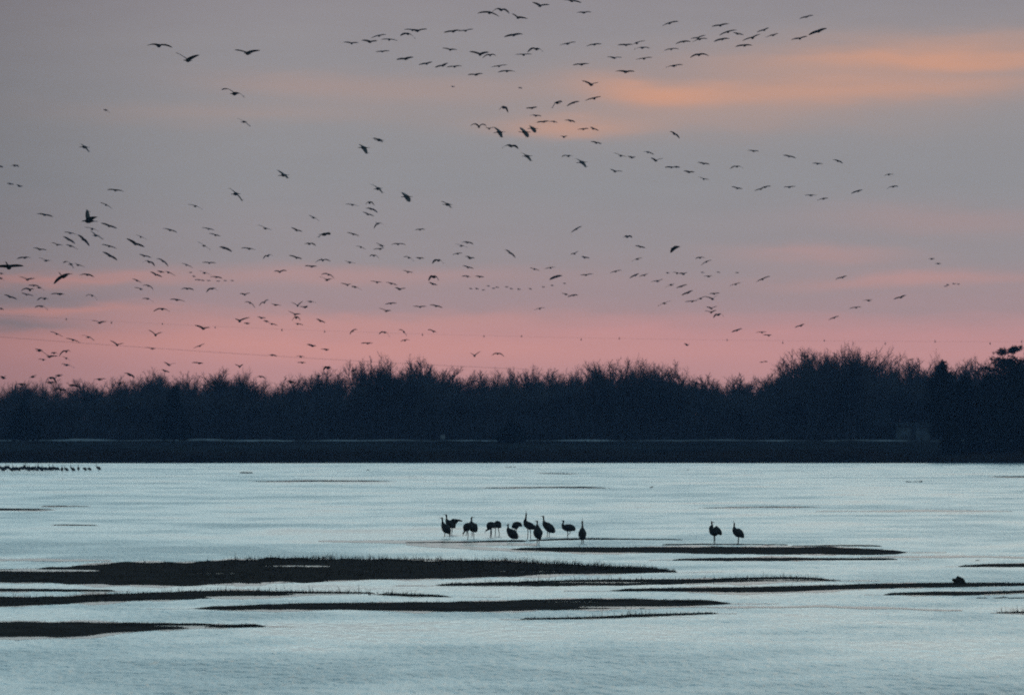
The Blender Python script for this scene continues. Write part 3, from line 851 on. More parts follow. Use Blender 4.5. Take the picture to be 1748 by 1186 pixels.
# ------------------------------------------------------------------ driftwood and debris in the river
def stick(V, F, p0, p1, r0, r1, k=7, g=random):
    b_ = len(V)
    p0, p1 = Vector(p0), Vector(p1)
    d = (p1 - p0).normalized(); u = d.orthogonal().normalized(); w = d.cross(u)
    for (p, rr_) in ((p0, r0), (p0.lerp(p1, .5), (r0 + r1) * .55), (p1, r1)):
        for q in range(k):
            a = 2 * PI * q / k
            V.append(p + (u * math.cos(a) + w * math.sin(a)) * rr_ * g.uniform(.8, 1.15))
    for s in range(2):
        for q in range(k):
            q2 = (q + 1) % k
            F.append((b_ + s * k + q, b_ + s * k + q2, b_ + (s + 1) * k + q2, b_ + (s + 1) * k + q))
    F.append(tuple(b_ + q for q in range(k))[::-1]); F.append(tuple(b_ + 2 * k + q for q in range(k)))
g = random.Random(4)
d = row_d(999.0)
e = empty('driftwood_stump', (px2x(1635, d), d, 0.03)); tag(e, 'chunky broken driftwood stump on the long thin sandbar at the right', 'driftwood')
s = d / FPX
V, F = [], []
stick(V, F, (-9 * s, 0, 0.5 * s), (10 * s, .05, 2 * s), 4.5 * s, 5.5 * s, 8, g)
stick(V, F, (-9.5 * s, .02, 8.5 * s), (6 * s, .06, 5 * s), 2.6 * s, 5 * s, 8, g)
mesh_obj('log', V, F, M_WOOD, e)
V, F = [], []
stick(V, F, (-2 * s, .1, 13 * s), (8 * s, .1, 7 * s), 2.6 * s, 4.2 * s, 7, g)
stick(V, F, (8 * s, .1, 8 * s), (10.5 * s, .1, 2 * s), 4.0 * s, 3.4 * s, 7, g)
mesh_obj('snag', V, F, M_WOOD, e)
def debris(name, px, py, items, label, group=None):
    d = row_d(py); s = d / FPX
    V, F = [], []
    for (x0, h0, x1, h1, r0, r1) in items:
        stick(V, F, (x0 * s, g.uniform(-.1, .1), h0 * s), (x1 * s, g.uniform(-.1, .1), h1 * s), r0 * s, r1 * s, 6, g)
    o_ = mesh_obj(name, V, F, M_WOOD, None, loc=(px2x(px, d), d, 0.0))
    tag(o_, label, 'driftwood', group)
debris('driftwood_branch', 1560, 822.5, [(-14, .6, -3, .4, .8, .6), (-2, .3, 6, .5, .5, .6), (7, 0, 14, 1.2, .6, 1.6), (12, .8, 14, 2.0, 1.2, .6)], 'low branch lying in the far water at the right, knob at its end')
debris('driftwood_branch', 628, 802.5, [(-2.5, .4, 2.5, .8, .7, .8)], 'tiny lone snag in the far water, left of centre below the bank')
debris('driftwood_branch', 872, 797.4, [(-10, .3, 2, .3, .4, .4), (-2, .3, 1, 1.8, .4, .3), (4, .3, 9, .9, .5, .5)], 'thin twiggy branch in the water close under the far bank at the centre')
debris('driftwood_branch', 1174, 802.2, [(-1, .3, 1.2, .8, .5, .6)], 'speck of a snag in the far water right of centre')
debris('driftwood_branch', 1668, 956.4, [(-3, .3, 1, 1.0, .6, .5), (1, .3, 4, .4, .4, .3)], 'small chip of wood in the water above the stump')
debris('driftwood_branch', 1690, 1020.5, [(-24, .5, -6, .8, .7, .6), (-12, .5, -8, 2.4, .6, .3), (6, .3, 30, 1.8, .8, .7), (20, 1, 24, 4, .6, .4), (30, .6, 60, 1.0, .7, .7)], 'twisted twigs washed up below the lower right sandbar')
debris('driftwood_branch', 1112, 831.6, [(-3, .3, 3, 1.2, .6, .8)], 'dark lump at the right end of the far thin sandbar')

# ------------------------------------------------------------------ standing cranes
def loft(V, F, path, depth_k=0.9, k=10):
    """path: (x, z, radius) in metres, side view in the xz plane; rings perpendicular to the path"""
    b_ = len(V); n = len(path)
    for i, (x, z, rad) in enumerate(path):
        a, c_ = path[max(0, i - 1)], path[min(n - 1, i + 1)]
        tx, tz = c_[0] - a[0], c_[1] - a[1]
        L = math.hypot(tx, tz) or 1
        nx_, nz_ = -tz / L, tx / L
        for q in range(k):
            an = 2 * PI * q / k
            V.append((x + nx_ * math.cos(an) * rad, math.sin(an) * rad * depth_k, z + nz_ * math.cos(an) * rad))
    for i in range(n - 1):
        for q in range(k):
            q2 = (q + 1) % k
            F.append((b_ + i * k + q, b_ + i * k + q2, b_ + (i + 1) * k + q2, b_ + (i + 1) * k + q))
    F.append(tuple(b_ + q for q in range(k))[::-1]); F.append(tuple(b_ + (n - 1) * k + q for q in range(k)))
def densify(path, m=4):
    """Catmull-Rom through (x, z, r)"""
    out = []
    P_ = [path[0]] + list(path) + [path[-1]]
    for i in range(1, len(P_) - 2):
        p0, p1, p2, p3 = (np.array(P_[i + j - 1]) for j in range(4))
        for t_ in np.linspace(0, 1, m, endpoint=False):
            out.append(tuple(0.5 * ((2 * p1) + (-p0 + p2) * t_ + (2 * p0 - 5 * p1 + 4 * p2 - p3) * t_ ** 2 + (-p0 + 3 * p1 - 3 * p2 + p3) * t_ ** 3)))
    out.append(tuple(path[-1]))
    return [(a, b_, max(0.004, c_)) for a, b_, c_ in out]
def fused(name, V, F, voxel):
    """one continuous skin over the lofted pieces"""
    me = bpy.data.meshes.new(name)
    me.from_pydata([tuple(v) for v in V], [], F); me.update()
    o_ = bpy.data.objects.new(name, me); COL.objects.link(o_)
    md = o_.modifiers.new('skin', 'REMESH'); md.mode = 'VOXEL'; md.voxel_size = voxel; md.use_smooth_shade = True
    dg = bpy.context.evaluated_depsgraph_get(); dg.update()
    me2 = bpy.data.meshes.new_from_object(o_.evaluated_get(dg))
    bpy.data.objects.remove(o_); bpy.data.meshes.remove(me)
    me2.materials.clear(); me2.materials.append(M_BIRD)
    me2.name = name
    o2 = bpy.data.objects.new(name, me2); COL.objects.link(o2)
    return o2
ZS, ZX, ZY = 5.8267, 720.0, 860.0         # scale and corner of the enlarged view the outlines were measured in
def crane(feet, spine, legs, label, bill=None, wings=(), view=(ZS, ZX, ZY), depth_k=0.85, back=0.0, group='cranes standing in the shallows'):
    zs, zx, zy = view
    fx, fy = feet[0] / zs + zx, feet[1] / zs + zy
    d = row_d(fy) + back
    s = d / FPX / zs
    def L(p):
        return ((p[0] - feet[0]) * s, (feet[1] - p[1]) * s)
    V, F = [], []
    loft(V, F, densify([(*L(p), p[2] * s * (1.25 if p[2] * ZS / zs > 11 else 1.15)) for p in spine]), depth_k)
    for i, lg in enumerate(legs):
        P_ = [(*L(p), 0.022 if q == 0 else (0.018 if q < len(lg) - 1 else 0.016)) for q, p in enumerate(lg)]
        if len(P_) == 2:      # knee
            a, c_ = P_
            P_ = [a, ((a[0] + c_[0]) / 2 + 0.012, (a[1] + c_[1]) / 2, 0.021), c_]
        b0 = len(V)
        loft(V, F, P_, 1.0, 6)
        off = (0.055 if i % 2 else -0.055)
        for q in range(b0, len(V)): V[q] = (V[q][0], V[q][1] + off, V[q][2])
        # toes spread under the water
        tx, tz = P_[-1][0], P_[-1][1]
        for a in (-0.7, 0.0, 0.7):
            b1 = len(V)
            loft(V, F, [(tx, tz, .010), (tx + (-.08 if spine[0][0] < feet[0] else .08) * math.cos(a), tz - .012, .007)], 1.0, 5)
            for q in range(b1, len(V)): V[q] = (V[q][0], V[q][1] + off + (.06 * math.sin(a) if q >= b1 + 5 else 0), V[q][2])
    for wg in wings:
        b0 = len(V)
        loft(V, F, densify([(*L(p), p[2] * s) for p in wg], 3), 0.35)
        for q in range(b0, len(V)): V[q] = (V[q][0], V[q][1] + 0.06, V[q][2])
    body = fused('standing_crane', V, F, 0.0115)
    body.location = (px2x(fx, d), d, -0.02)
    tag(body, label, 'crane', group)
    if bill:
        BV, BF = [], []
        hd, tip = L(spine[0]), L(bill)
        ux, uz = tip[0] - hd[0], tip[1] - hd[1]; n_ = math.hypot(ux, uz) or 1
        st = (hd[0] + ux / n_ * .02, hd[1] + uz / n_ * .02)
        ln = max(0.10, n_)
        loft(BV, BF, [(st[0], st[1], .014), (st[0] + ux / n_ * ln * .5, st[1] + uz / n_ * ln * .5, .010), (st[0] + ux / n_ * ln, st[1] + uz / n_ * ln, .003)], 0.8, 6)
        mesh_obj('bill', BV, BF, M_BILL, body)
    return body
crane((255, 340), [(199, 128, 9), (203, 138, 8), (206, 165, 7), (209, 185, 12), (220, 212, 24), (242, 240, 34), (264, 266, 26), (276, 284, 13), (284, 294, 6)],
      [[(228, 262), (226, 322)], [(272, 282), (280, 322)]], 'crane at the left end of the standing group, neck upright, overlapping its wing-spreading neighbour', (180, 132))
crane((290, 320), [(240, 114, 9), (245, 124, 8), (247, 150, 7), (250, 172, 13), (268, 198, 26), (296, 222, 25), (322, 238, 12), (336, 243, 6)],
      [[(280, 240), (282, 316)], [(302, 240), (298, 316)]], 'crane with one wing flung open to the right, second in the standing group', (224, 112),
      wings=[[(285, 200, 22), (312, 190, 34), (335, 182, 28), (362, 172, 12), (386, 176, 10), (405, 180, 5)], [(300, 210, 18), (322, 220, 20), (332, 236, 8)]], back=4)
crane((508, 345), [(500, 124, 9), (496, 134, 8), (494, 155, 7), (494, 174, 13), (496, 198, 34), (512, 226, 38), (532, 252, 26), (546, 272, 9)],
      [[(498, 258), (500, 322)], [(514, 262), (518, 348)]], 'crane facing right with a long neck, standing over a head-down feeding bird', (526, 126))
crane((457, 350), [(410, 284, 8), (414, 276, 7), (424, 262, 8), (430, 246, 15), (444, 222, 32), (468, 214, 34), (488, 222, 25), (500, 234, 10)],
      [[(450, 250), (440, 300)], [(458, 252), (457, 350)]], 'crane feeding with its head lowered, left of the long-necked right-facing bird', (410, 304), back=-2)
crane((684, 330), [(634, 262, 8), (640, 258, 7), (654, 250, 8), (664, 238, 16), (676, 216, 32), (700, 208, 30), (716, 222, 16), (722, 236, 6)],
      [[(686, 246), (680, 326)], [(692, 246), (690, 326)]], 'hunched crane feeding with its bill in the water, left bird of the close pair', (628, 284))
crane((745, 328), [(716, 226, 8), (720, 214, 9), (726, 206, 14), (740, 206, 28), (760, 214, 30), (776, 230, 18), (788, 242, 6)],
      [[(732, 240), (728, 328)], [(758, 242), (773, 322)]], 'hunched crane with hidden head, right bird of the close feeding pair', back=3)
crane((905, 362), [(860, 190, 7), (859, 200, 7), (858, 222, 7), (860, 240, 14), (872, 262, 26), (898, 288, 36), (926, 310, 30), (944, 328, 18), (954, 340, 7)],
      [[(896, 318), (897, 350)], [(914, 322), (915, 372)]], 'upright crane facing left in front of a preening bird, middle of the group', (852, 198))
crane((925, 330), [(905, 252, 10), (912, 236, 16), (928, 222, 26), (950, 216, 26), (972, 214, 19), (986, 226, 12), (988, 238, 5)],
      [[(926, 240), (924, 326)], [(940, 246), (938, 326)]], 'preening crane showing only a rounded back behind the upright left-facing bird', wings=[[(920, 240, 16), (944, 246, 14), (956, 256, 5)]], back=4)
crane((1066, 350), [(1037, 84, 8), (1038, 94, 7), (1037, 118, 7), (1032, 146, 10), (1030, 168, 17), (1044, 194, 27), (1072, 212, 29), (1102, 222, 23), (1126, 232, 15), (1140, 240, 6)],
      [[(1054, 226), (1052, 346)], [(1076, 234), (1083, 346)]], 'tallest standing crane with its neck fully stretched up, middle of the group', (1036, 64))
crane((1155, 405), [(1147, 158, 9), (1148, 168, 8), (1148, 192, 7), (1149, 212, 13), (1150, 236, 24), (1154, 272, 38), (1162, 306, 34), (1174, 330, 18), (1184, 344, 6)],
      [[(1146, 318), (1146, 400)], [(1164, 326), (1164, 408)]], 'crane standing closest to the camera with its back turned, in front of the tallest one', (1134, 164), depth_k=1.0)
crane((1256, 325), [(1204, 113, 9), (1209, 122, 8), (1212, 146, 7), (1214, 166, 11), (1224, 190, 22), (1250, 216, 32), (1280, 240, 32), (1304, 260, 24), (1322, 278, 9)],
      [[(1250, 246), (1246, 320)], [(1264, 250), (1268, 322)]], 'sloping-backed crane facing left, just right of the tallest one', (1186, 116))
crane((1448, 335), [(1410, 157, 9), (1409, 166, 8), (1406, 186, 7), (1403, 204, 13), (1418, 222, 24), (1448, 230, 29), (1482, 232, 29), (1508, 242, 21), (1526, 256, 8)],
      [[(1448, 250), (1448, 335)], [(1468, 252), (1478, 276), (1456, 302)]], 'crane standing on one leg with a level back, facing left', (1396, 160))
crane((1597, 392), [(1597, 162, 9), (1597, 172, 8), (1597, 198, 7), (1597, 226, 10), (1597, 246, 20), (1597, 280, 32), (1597, 312, 31), (1597, 336, 22), (1597, 352, 12)],
      [[(1589, 340), (1588, 394)], [(1605, 340), (1605, 394)]], 'slim upright crane seen end on, right end of the standing group', (1598, 152), depth_k=1.5)
V2_ = (13.175, 1180.0, 860.0)
crane((512, 890), [(474, 384, 20), (460, 396, 20), (460, 440, 17), (464, 478, 26), (446, 530, 44), (490, 580, 88), (560, 600, 92), (620, 622, 62), (655, 656, 34), (668, 690, 12)],
      [[(504, 660), (502, 890)], [(526, 660), (530, 890)]], 'larger crane of the pair standing apart on the right, head turned right', (520, 402), view=V2_)
crane((1046, 890), [(964, 412, 18), (965, 430, 17), (965, 478, 16), (964, 520, 26), (982, 578, 56), (1036, 622, 78), (1096, 660, 72), (1146, 706, 44), (1174, 748, 16)],
      [[(1050, 690), (1045, 890)], [(1062, 690), (1056, 890)]], 'slimmer crane of the pair standing apart on the right, neck straight up', (958, 396), view=V2_)

# the roosting flock far off at the left edge: a few body shapes, copied
ROOST = []
def roost_proto(spine, legs, bill):
    b_ = crane((0, 0), spine, legs, 'x', bill, view=(1.0, 0.0, 0.0))
    return b_
g = random.Random(12)
PR = []
def small_crane(kind):
    V, F = [], []
    if kind == 0:   sp = [(-.26, 1.08, .035), (-.22, 1.06, .035), (-.2, .95, .026), (-.2, .85, .05), (-.12, .72, .12), (.02, .64, .16), (.16, .56, .14), (.28, .44, .05)]
    elif kind == 1: sp = [(.24, 1.12, .03), (.2, 1.10, .035), (.17, .98, .026), (.16, .86, .05), (.1, .74, .12), (-.02, .66, .16), (-.16, .58, .14), (-.28, .46, .05)]
    elif kind == 2: sp = [(-.34, .42, .03), (-.30, .46, .028), (-.24, .56, .03), (-.18, .66, .08), (-.04, .68, .15), (.12, .64, .15), (.26, .54, .07), (.32, .48, .03)]
    elif kind == 3: sp = [(.02, 1.06, .034), (.0, 1.02, .035), (.0, .92, .026), (.0, .82, .05), (.0, .72, .13), (.0, .6, .17), (.0, .48, .12), (.0, .40, .05)]
    else:           sp = [(-.12, .78, .05), (-.14, .74, .08), (-.06, .70, .13), (.08, .66, .16), (.2, .58, .12), (.3, .48, .05)]
    loft(V, F, densify(sp, 3), .85, 8)
    for off in (-.05, .05):
        b0 = len(V)
        loft(V, F, [(.02 + off * .4, .56, .02), (.03 + off * .6, .28, .016), (.0 + off, -.02, .013)], 1.0, 5)
        for q in range(b0, len(V)): V[q] = (V[q][0], V[q][1] + off, V[q][2])
    return fused('roosting_crane', V, F, .02)
for k in range(5): PR.append(small_crane(k))
xs_r = [1, 4, 7, 10, 13, 16, 19, 22, 25, 28, 31, 35, 38, 41, 44, 47, 50, 53, 56, 59, 62, 65, 69, 72, 75, 78, 81, 84, 87, 90, 94, 98, 106, 113, 124, 134, 144, 152, 168]
for i, px in enumerate(xs_r):
    k = g.choice((0, 0, 1, 2, 2, 3, 4, 4)) if i < len(xs_r) - 1 else 0
    d = row_d(g.uniform(807.4, 810.4)) if i < len(xs_r) - 1 else row_d(808.5)
    o_ = PR[k].copy(); COL.objects.link(o_)
    s_ = g.uniform(.98, 1.2)
    o_.scale = (s_ * g.choice((1, 1, 1.0)), s_, s_)
    o_.location = (px2x(px, d), d, -0.03)
    o_.rotation_euler = (0, 0, g.uniform(-.5, .5))
    if i == len(xs_r) - 1:
        tag(o_, 'lone crane at the right end of the far roosting line, set a little apart', 'crane', 'cranes roosting in a line below the far bank')
    elif px > 104:
        tag(o_, ['crane first from the left in the thin tail of the far roosting line', 'crane second from the left in the thin tail of the far roosting line', 'crane third from the left in the thin tail of the far roosting line',
                 'crane fourth from the left in the thin tail of the far roosting line', 'crane fifth from the left in the thin tail of the far roosting line', 'crane last before the lone bird in the far roosting line'][i - 32], 'crane', 'cranes roosting in a line below the far bank')
    else:
        tag(o_, 'crane packed into the dense dark part of the far roosting line', 'crane', 'cranes roosting in a line below the far bank')
for p_ in PR: bpy.data.objects.remove(p_)

# ------------------------------------------------------------------ flying cranes
# (column, row of the body, left tip dx, dy, right tip dx, dy, {options}); options: a = arch of the wings, y = heading off the view axis in degrees
# (negative: towards the left), d = distance, h = head offset, p = wing incidence, k = wing chord factor
FLOCKS = [
 ('high trio', 'the high trio at top left', [
  (270.6, 78, -20, 0, 23, 3, dict(a=.12)), (320, 103, -20, -13, 20, -9, {}), (422, 91, -22, -6, 22, -5, {})]),
 ('upper left strays', 'the strays below the high trio', [
  (399.6, 160, -22, -7, 18, 7, dict(a=.2)), (416, 208, -11, -6, 11, 8, dict(y=-40)), (143.4, 251, -7, -6, 9, 9, dict(y=-45, d=520)),
  (180, 188, -3, -1, 7, 5, dict(d=900, y=-40)), (25, 283, -6, 1, 6, 2, dict(a=.2, d=900, y=40)), (17, 314, -5, -1, 5, 1, dict(d=900, y=40)), (33, 318, -5, -3, 5, 0, dict(d=900, y=40)), (0, 284, -4, 0, 4, 2, dict(d=900, y=40))]),
 ('topmost skein, left end', "the topmost skein's left end", [
  (600, 74, -14, -2, 12, -1, {}), (631.7, 71.6, -15, -3, 12, -2, {}), (647, 61, -14, 4, 12, -2, {}), (664, 67.5, -14, 0, 15, 2, {}), (652.7, 88, -12, 1, 12, -1, {}),
  (703.8, 51.3, -14, -1, 10, 0, {}), (712.7, 52.6, -8, -1, 16, -3, {}), (696, 57.7, -13, 3, 13, 9, dict(a=.14)), (691.7, 100.7, -15, 1, 14, -3, {})]),
 ('topmost skein, lower line', "the topmost skein's lower left line", [
  (728.4, 108.8, -14, 2, 9, -3, {}), (755.7, 112, -13, 3, 9, -4, {}), (775.4, 113.8, -13, 1, 13, -1, {}), (768.3, 85, -13, -3, 12, 0, {}), (811.8, 127.7, -13, 0, 13, -2, {}),
  (819.4, 93, -18, -5, 15, -4, {}), (836.6, 94.3, -13, 5, 10, 1, dict(a=.2)), (851.8, 113, -14, 2, 14, -2, {}), (865, 121.4, -15, 2, 15, 1, {})]),
 ('top edge birds', 'the loose birds at the top edge', [
  (773.4, 53.6, -16, 2, 12, -2, {}), (794.9, 52.6, -13, 1, 13, -3, {}), (835.3, 21.5, -20, 1, 17, 7, dict(a=.08)), (855.6, 17, -16, 4, 14, 6, dict(a=.24)), (884, 30, -10, -7, 17, 2, {}),
  (876.5, 60, -16, 3, 16, -2, {}), (922, 10, -13, -6, 16, -2, {}), (976.4, 1.5, -14, -2, 16, 3, {}), (996.7, 21.5, -12, 0, 13, -1, {})]),
 ('topmost skein, middle', "the topmost skein's middle", [
  (915.7, 84, -15, 5, 11, 5, dict(a=.24)), (894, 93.5, -15, 0, 14, -1, {}), (969, 74.6, -14, 3, 14, -3, {}), (1015, 76, -14, 3, 12, -1, {}), (1068.7, 77, -14, 0, 11, -1, {}), (1087, 73.5, -8, 3, 15, -4, {}),
  (1096.6, 81.5, -14, 3, 13, 1, dict(a=.1)), (1048.5, 99, -13, -2, 13, -1, {}), (1099.6, 100, -14, 2, 14, -2, {}), (993, 110, -15, 1, 13, -1, {}), (1068, 122.7, -17, -1, 15, -1, dict(k=1.15))]),
 ('topmost skein, right part', 'the dense skein above the orange cloud', [
  (1143.4, 39.5, -13, 5, 15, -3, {}), (1167.4, 71, -14, 4, 12, 0, {}), (1191.4, 65, -12, 1, 14, -5, {}), (1194.7, 67, -13, 5, 14, -1, {}), (1146, 84, -13, 3, 13, 0, dict(a=.1)), (1193.4, 93.6, -15, 5, 17, 2, dict(a=.14)),
  (1150.4, 112.5, -14, 3, 15, -2, {}), (1230, 43.5, -15, 2, 15, -3, {}), (1243, 54.4, -15, 6, 15, -3, dict(k=1.15)), (1259.7, 57.7, -8, -2, 10, 2, {}), (1233, 67, -14, 4, 13, -1, {})]),
 ('topmost skein, right end', "the topmost skein's right end", [
  (1285, 64.5, -17, 5, 13, -6, {}), (1271, 77.6, -15, 2, 14, 0, {}), (1305, 51.3, -13, 4, 8, -4, {}), (1320, 60, -13, 4, 9, -3, {}), (1377, 29, -12, 3, 12, -3, {}), (1397, 53.6, -16, 6, 15, -5, {}), (1366, 65.8, -15, 2, 13, -4, {})]),
 ('cluster by the small orange streak, upper', 'the row above the small orange streak', [
  (1009.3, 144.7, -16, -7, 12, -4, {}), (860, 183.6, -7, 4, 7, 8, dict(a=.32, d=560)), (908, 184.8, -10, 0, 9, -2, dict(k=1.1)), (951.4, 175.3, -9, 10, 7, -1, dict(a=.2, k=1.3, d=520)), (979.4, 175.3, -12, 6, 10, -2, dict(k=1.2)),
  (1014.7, 168, -16, 4, 11, -3, {}), (915, 197.6, -11, 0, 9, 1, dict(a=.12))]),
 ('cluster by the small orange streak, left', 'the cluster left of the small orange streak', [
  (817.6, 216.5, -15, -1, 13, -1, dict(a=.3)), (835, 219.7, -6, -2, 9, -2, {}), (852, 225.3, -8, -9, 4, 10, dict(y=-60, k=1.3, d=520, h=(-9, 2))), (896, 226, -7, -9, 4, 9, dict(y=-62, k=1.6, d=520, h=(-12, -2))),
  (909.4, 219, -4, -5, 3, 8, dict(y=-60, k=1.6, d=560, h=(-9, 1))), (872.8, 249.7, -16, 4, 12, 4, dict(a=.22, k=1.2)), (899.3, 266.6, -9, -6, 7, 9, dict(y=-60, k=1.4, d=560, h=(-8, 0)))]),
 ('cluster by the small orange streak, right', 'the cluster across the small orange streak', [
  (928, 208, -12, 1, 10, -1, dict(k=1.3)), (945.8, 207.7, -8, 0, 6, 2, {}), (974.6, 206.5, -11, -1, 7, 2, dict(a=.1)), (996, 220.5, -10, 1, 9, -1, {}), (1013, 220, -5, -3, 9, 3, {}), (962.6, 234, -6, -2, 6, -2, {}), (1018, 244, -10, -2, 9, 2, dict(a=.1)),
  (970, 266.6, -11, 1, 8, 1, dict(a=.18)), (993, 277, -10, -7, 7, 9, dict(y=-60, k=1.5, d=540, h=(-9, 1)))]),
 ('grey band chain, left part', "the grey-sky chain's left part", [
  (1059.6, 266, -12, -5, 10, 2, {}), (1079, 269, -8, -2, 6, -1, {}), (1106.5, 260, -8, -1, 10, 4, dict(k=1.1)), (1119.8, 274.5, -9, -5, 12, -4, dict(k=1.2)), (1050, 292.8, -9, -4, 13, 0, {}), (1152, 229, -9, -4, 8, 7, dict(a=.15)),
  (1146, 285.8, -11, 0, 5, 0, {}), (1154.7, 285, -5, 0, 6, 1, {}), (1176.7, 294, -10, -2, 9, 0, {}), (1201.5, 279.5, -10, -2, 10, 1, {}), (1201.5, 305.8, -9, -4, 9, 1, {})]),
 ('grey band chain, middle', "the grey-sky chain's middle part", [
  (1258.4, 284.5, -12, 4, 10, 3, dict(a=.18)), (1286.7, 258, -10, -1, 9, 0, {}), (1347, 267, -10, -2, 12, 3, {}), (1258.8, 321.6, -10, -3, 9, 1, {}), (1298.8, 323, -11, 3, 5, -2, {}), (1306, 319.6, -6, 1, 10, -2, {}), (1347.4, 319.6, -9, 0, 12, -1, {})]),
 ('grey band chain, right end', "the grey-sky chain's right end", [
  (1395.7, 279.5, -8, -1, 10, 1, {}), (1431, 275, -9, -2, 8, 4, dict(a=.1)), (1384.6, 333.6, -10, 0, 9, 0, {}), (1406, 339.3, -11, 3, 8, -1, {}), (1464.7, 326.4, -11, 4, 8, -2, {}), (1517.6, 298, -8, 2, 9, 0, {}), (1524.8, 318.7, -11, 4, 9, 0, dict(a=.12))]),
 ('big birds at left edge', 'the three large near birds', [
  (150, 377, -2, -19, 16, -6, dict(y=-55, k=.85, d=330, h=(-8, 1))), (15, 456, -24, 0, 24, -2, dict(d=300, h=(-7, -12), k=1.2)), (108, 472, -16, 12, 14, -4, dict(d=400, h=(-7, -9), a=.12, k=1.2))]),
 ('left flock, upper part', "the dense left flock's upper fringe", [
  (196.6, 325, -14, -1, 15, 2, dict(a=.08)), (180.6, 350, -10, -4, 11, 7, {}), (76, 367, -14, -2, 14, 3, {}), (186, 386, -14, -5, 13, 4, {}), (290.4, 393, -13, -3, 12, 4, {}), (240, 404.6, -8, -4, 10, 4, {}), (231, 416.6, -15, -9, 15, 5, dict(k=1.3)), (333, 352, -13, -3, 13, 6, {})]),
 ('left flock, under the big flapping bird', 'the bunch under the large upright-winged bird', [
  (157, 391, -14, -3, 11, 4, dict(k=1.2)), (163, 402, -9, -8, 13, 7, dict(y=-40, k=1.3)), (119.5, 398, -10, -2, 12, 3, {}), (117, 409, -9, -5, 11, 7, dict(k=1.1)), (142.5, 409, -10, -8, 10, 11, dict(a=.1)), (97.4, 418, -10, -4, 10, 1, {}), (120.4, 420, -8, -2, 12, 6, dict(k=1.2)),
  (68, 426, -12, -3, 11, 1, {}), (186, 420.5, -13, -3, 13, 4, {}), (187.7, 437, -13, -7, 12, 7, {})]),
 ('left flock, on the upper pink streak', 'the birds on the upper pink streak', [
  (41.6, 440, -13, 2, 11, 0, dict(a=.1)), (78, 445, -12, -5, 8, 0, {}), (120.5, 451, -13, -2, 5, 7, dict(a=.28)), (133, 452.5, -6, -3, 12, 4, {}), (149, 469, -14, 1, 11, 4, dict(a=.1)), (46.5, 477.5, -13, -5, 13, -2, {}), (2, 467, -6, -1, 5, 1, {}), (1, 475, -6, -2, 6, 4, {})]),
 ('left flock, grey gap', 'the grey gap between two pink streaks', [
  (57, 487.5, -9, 0, 10, 1, dict(k=1.1)), (66.5, 491, -5, -3, 9, 5, {}), (51, 495, -16, 2, 6, -1, dict(a=.22)), (45, 503, -9, -3, 12, 2, {}), (17, 507, -10, -4, 12, 4, {}), (76, 510, -13, 3, 6, 1, dict(a=.22)), (102, 502, -15, 0, 8, 0, {}), (157, 504.6, -11, 1, 9, 8, dict(a=.2)),
  (71, 523, -12, 2, 11, 7, dict(a=.15)), (2, 527, -5, -1, 4, 2, {})]),
 ('left flock, by the cables', 'the birds between the two cables', [
  (170, 551, -13, -4, 12, -2, {}), (96.5, 570, -11, -4, 11, 5, {}), (124.5, 580.5, -12, -3, 13, 5, {}), (150.6, 575.5, -11, -3, 10, 6, dict(a=.12, k=1.2)), (200, 589, -12, -8, 11, -3, {}), (265.5, 572, -12, -9, 11, -5, {}), (260, 595, -12, -2, 6, 0, {})]),
 ('left flock, low knot', 'the low knot above the treetops', [
  (67, 598, -7, -2, 16, 11, dict(a=.1, k=1.1)), (84, 609, -4, -4, 15, -1, {}), (74, 614, -9, -1, 5, 0, {}), (92, 602.5, -5, 1, 8, 3, dict(a=.22)), (113, 600, -12, 8, 7, 0, dict(a=.28)), (113, 611.5, -7, -3, 7, 4, {}), (114, 623, -9, -2, 13, 5, {})]),
 ('left flock, skimming the treetops', 'the birds skimming the treetops', [
  (6, 645, -4, -3, 4, -4, dict(d=620, y=38)), (56, 643, -5, 3, 5, -3, dict(d=620, y=38)), (87, 645, -9, 9, 9, 10, dict(a=.32, d=620, y=34)), (86.5, 653, -8, 0, 6, 0, dict(d=620, y=38)), (100, 641, -5, 4, 6, -1, dict(d=620, y=38)), (104, 665, -11, -2, 9, 1, dict(k=1.2, d=620, y=34)), (124.5, 658, -6, -1, 10, 3, dict(d=620, y=38)), (37, 656, -5, -1, 6, 1, dict(d=620, y=38)),
  (170, 647.5, -8, 0, 10, -1, dict(d=620, y=38)), (222, 640, -9, -3, 7, 5, dict(a=.12, d=620, y=34)), (205, 654, -5, 0, 8, -2, dict(d=620, y=38))]),
 ('dark birds before the wood', 'the dark birds before the wood', [
  (217, 696, -7, -1, 7, -1, dict(d=620, y=38)), (197, 702, -6, 1, 6, 0, dict(d=620, y=38)), (200, 688, -6, -1, 6, 1, dict(d=620, y=38)), (364, 654, -6, 0, 6, 1, dict(d=620, y=38)), (497, 652, -6, -2, 6, 2, dict(d=620, y=38))]),
 ('left centre flock, upper', "the left-centre flock's upper edge", [
  (402, 331, -12, -10, 12, 13, dict(a=.12, y=-35, k=1.3, d=450)), (483.6, 299, -10, -9, 8, 6, dict(y=-45, k=1.2, d=480)), (535, 371.5, -8, -4, 10, 6, dict(k=1.1, y=-35)), (356, 391, -12, -2, 10, 2, {}), (367.6, 401.5, -11, -3, 9, 2, {}), (452.6, 390, -12, -6, 11, 3, {}), (506.6, 393.4, -10, -5, 9, 2, {}),
  (553.6, 400, -10, 6, 9, 0, dict(y=50, k=1.25, d=480, a=.12)), (348, 419.6, -11, -7, 11, 7, dict(k=1.2)), (382.7, 423.5, -8, -2, 13, 6, {}), (425, 424.6, -13, -1, 11, 2, {}), (528, 416.6, -9, 1, 11, 3, dict(a=.2)), (457, 437, -8, 5, 8, 0, dict(a=.28))]),
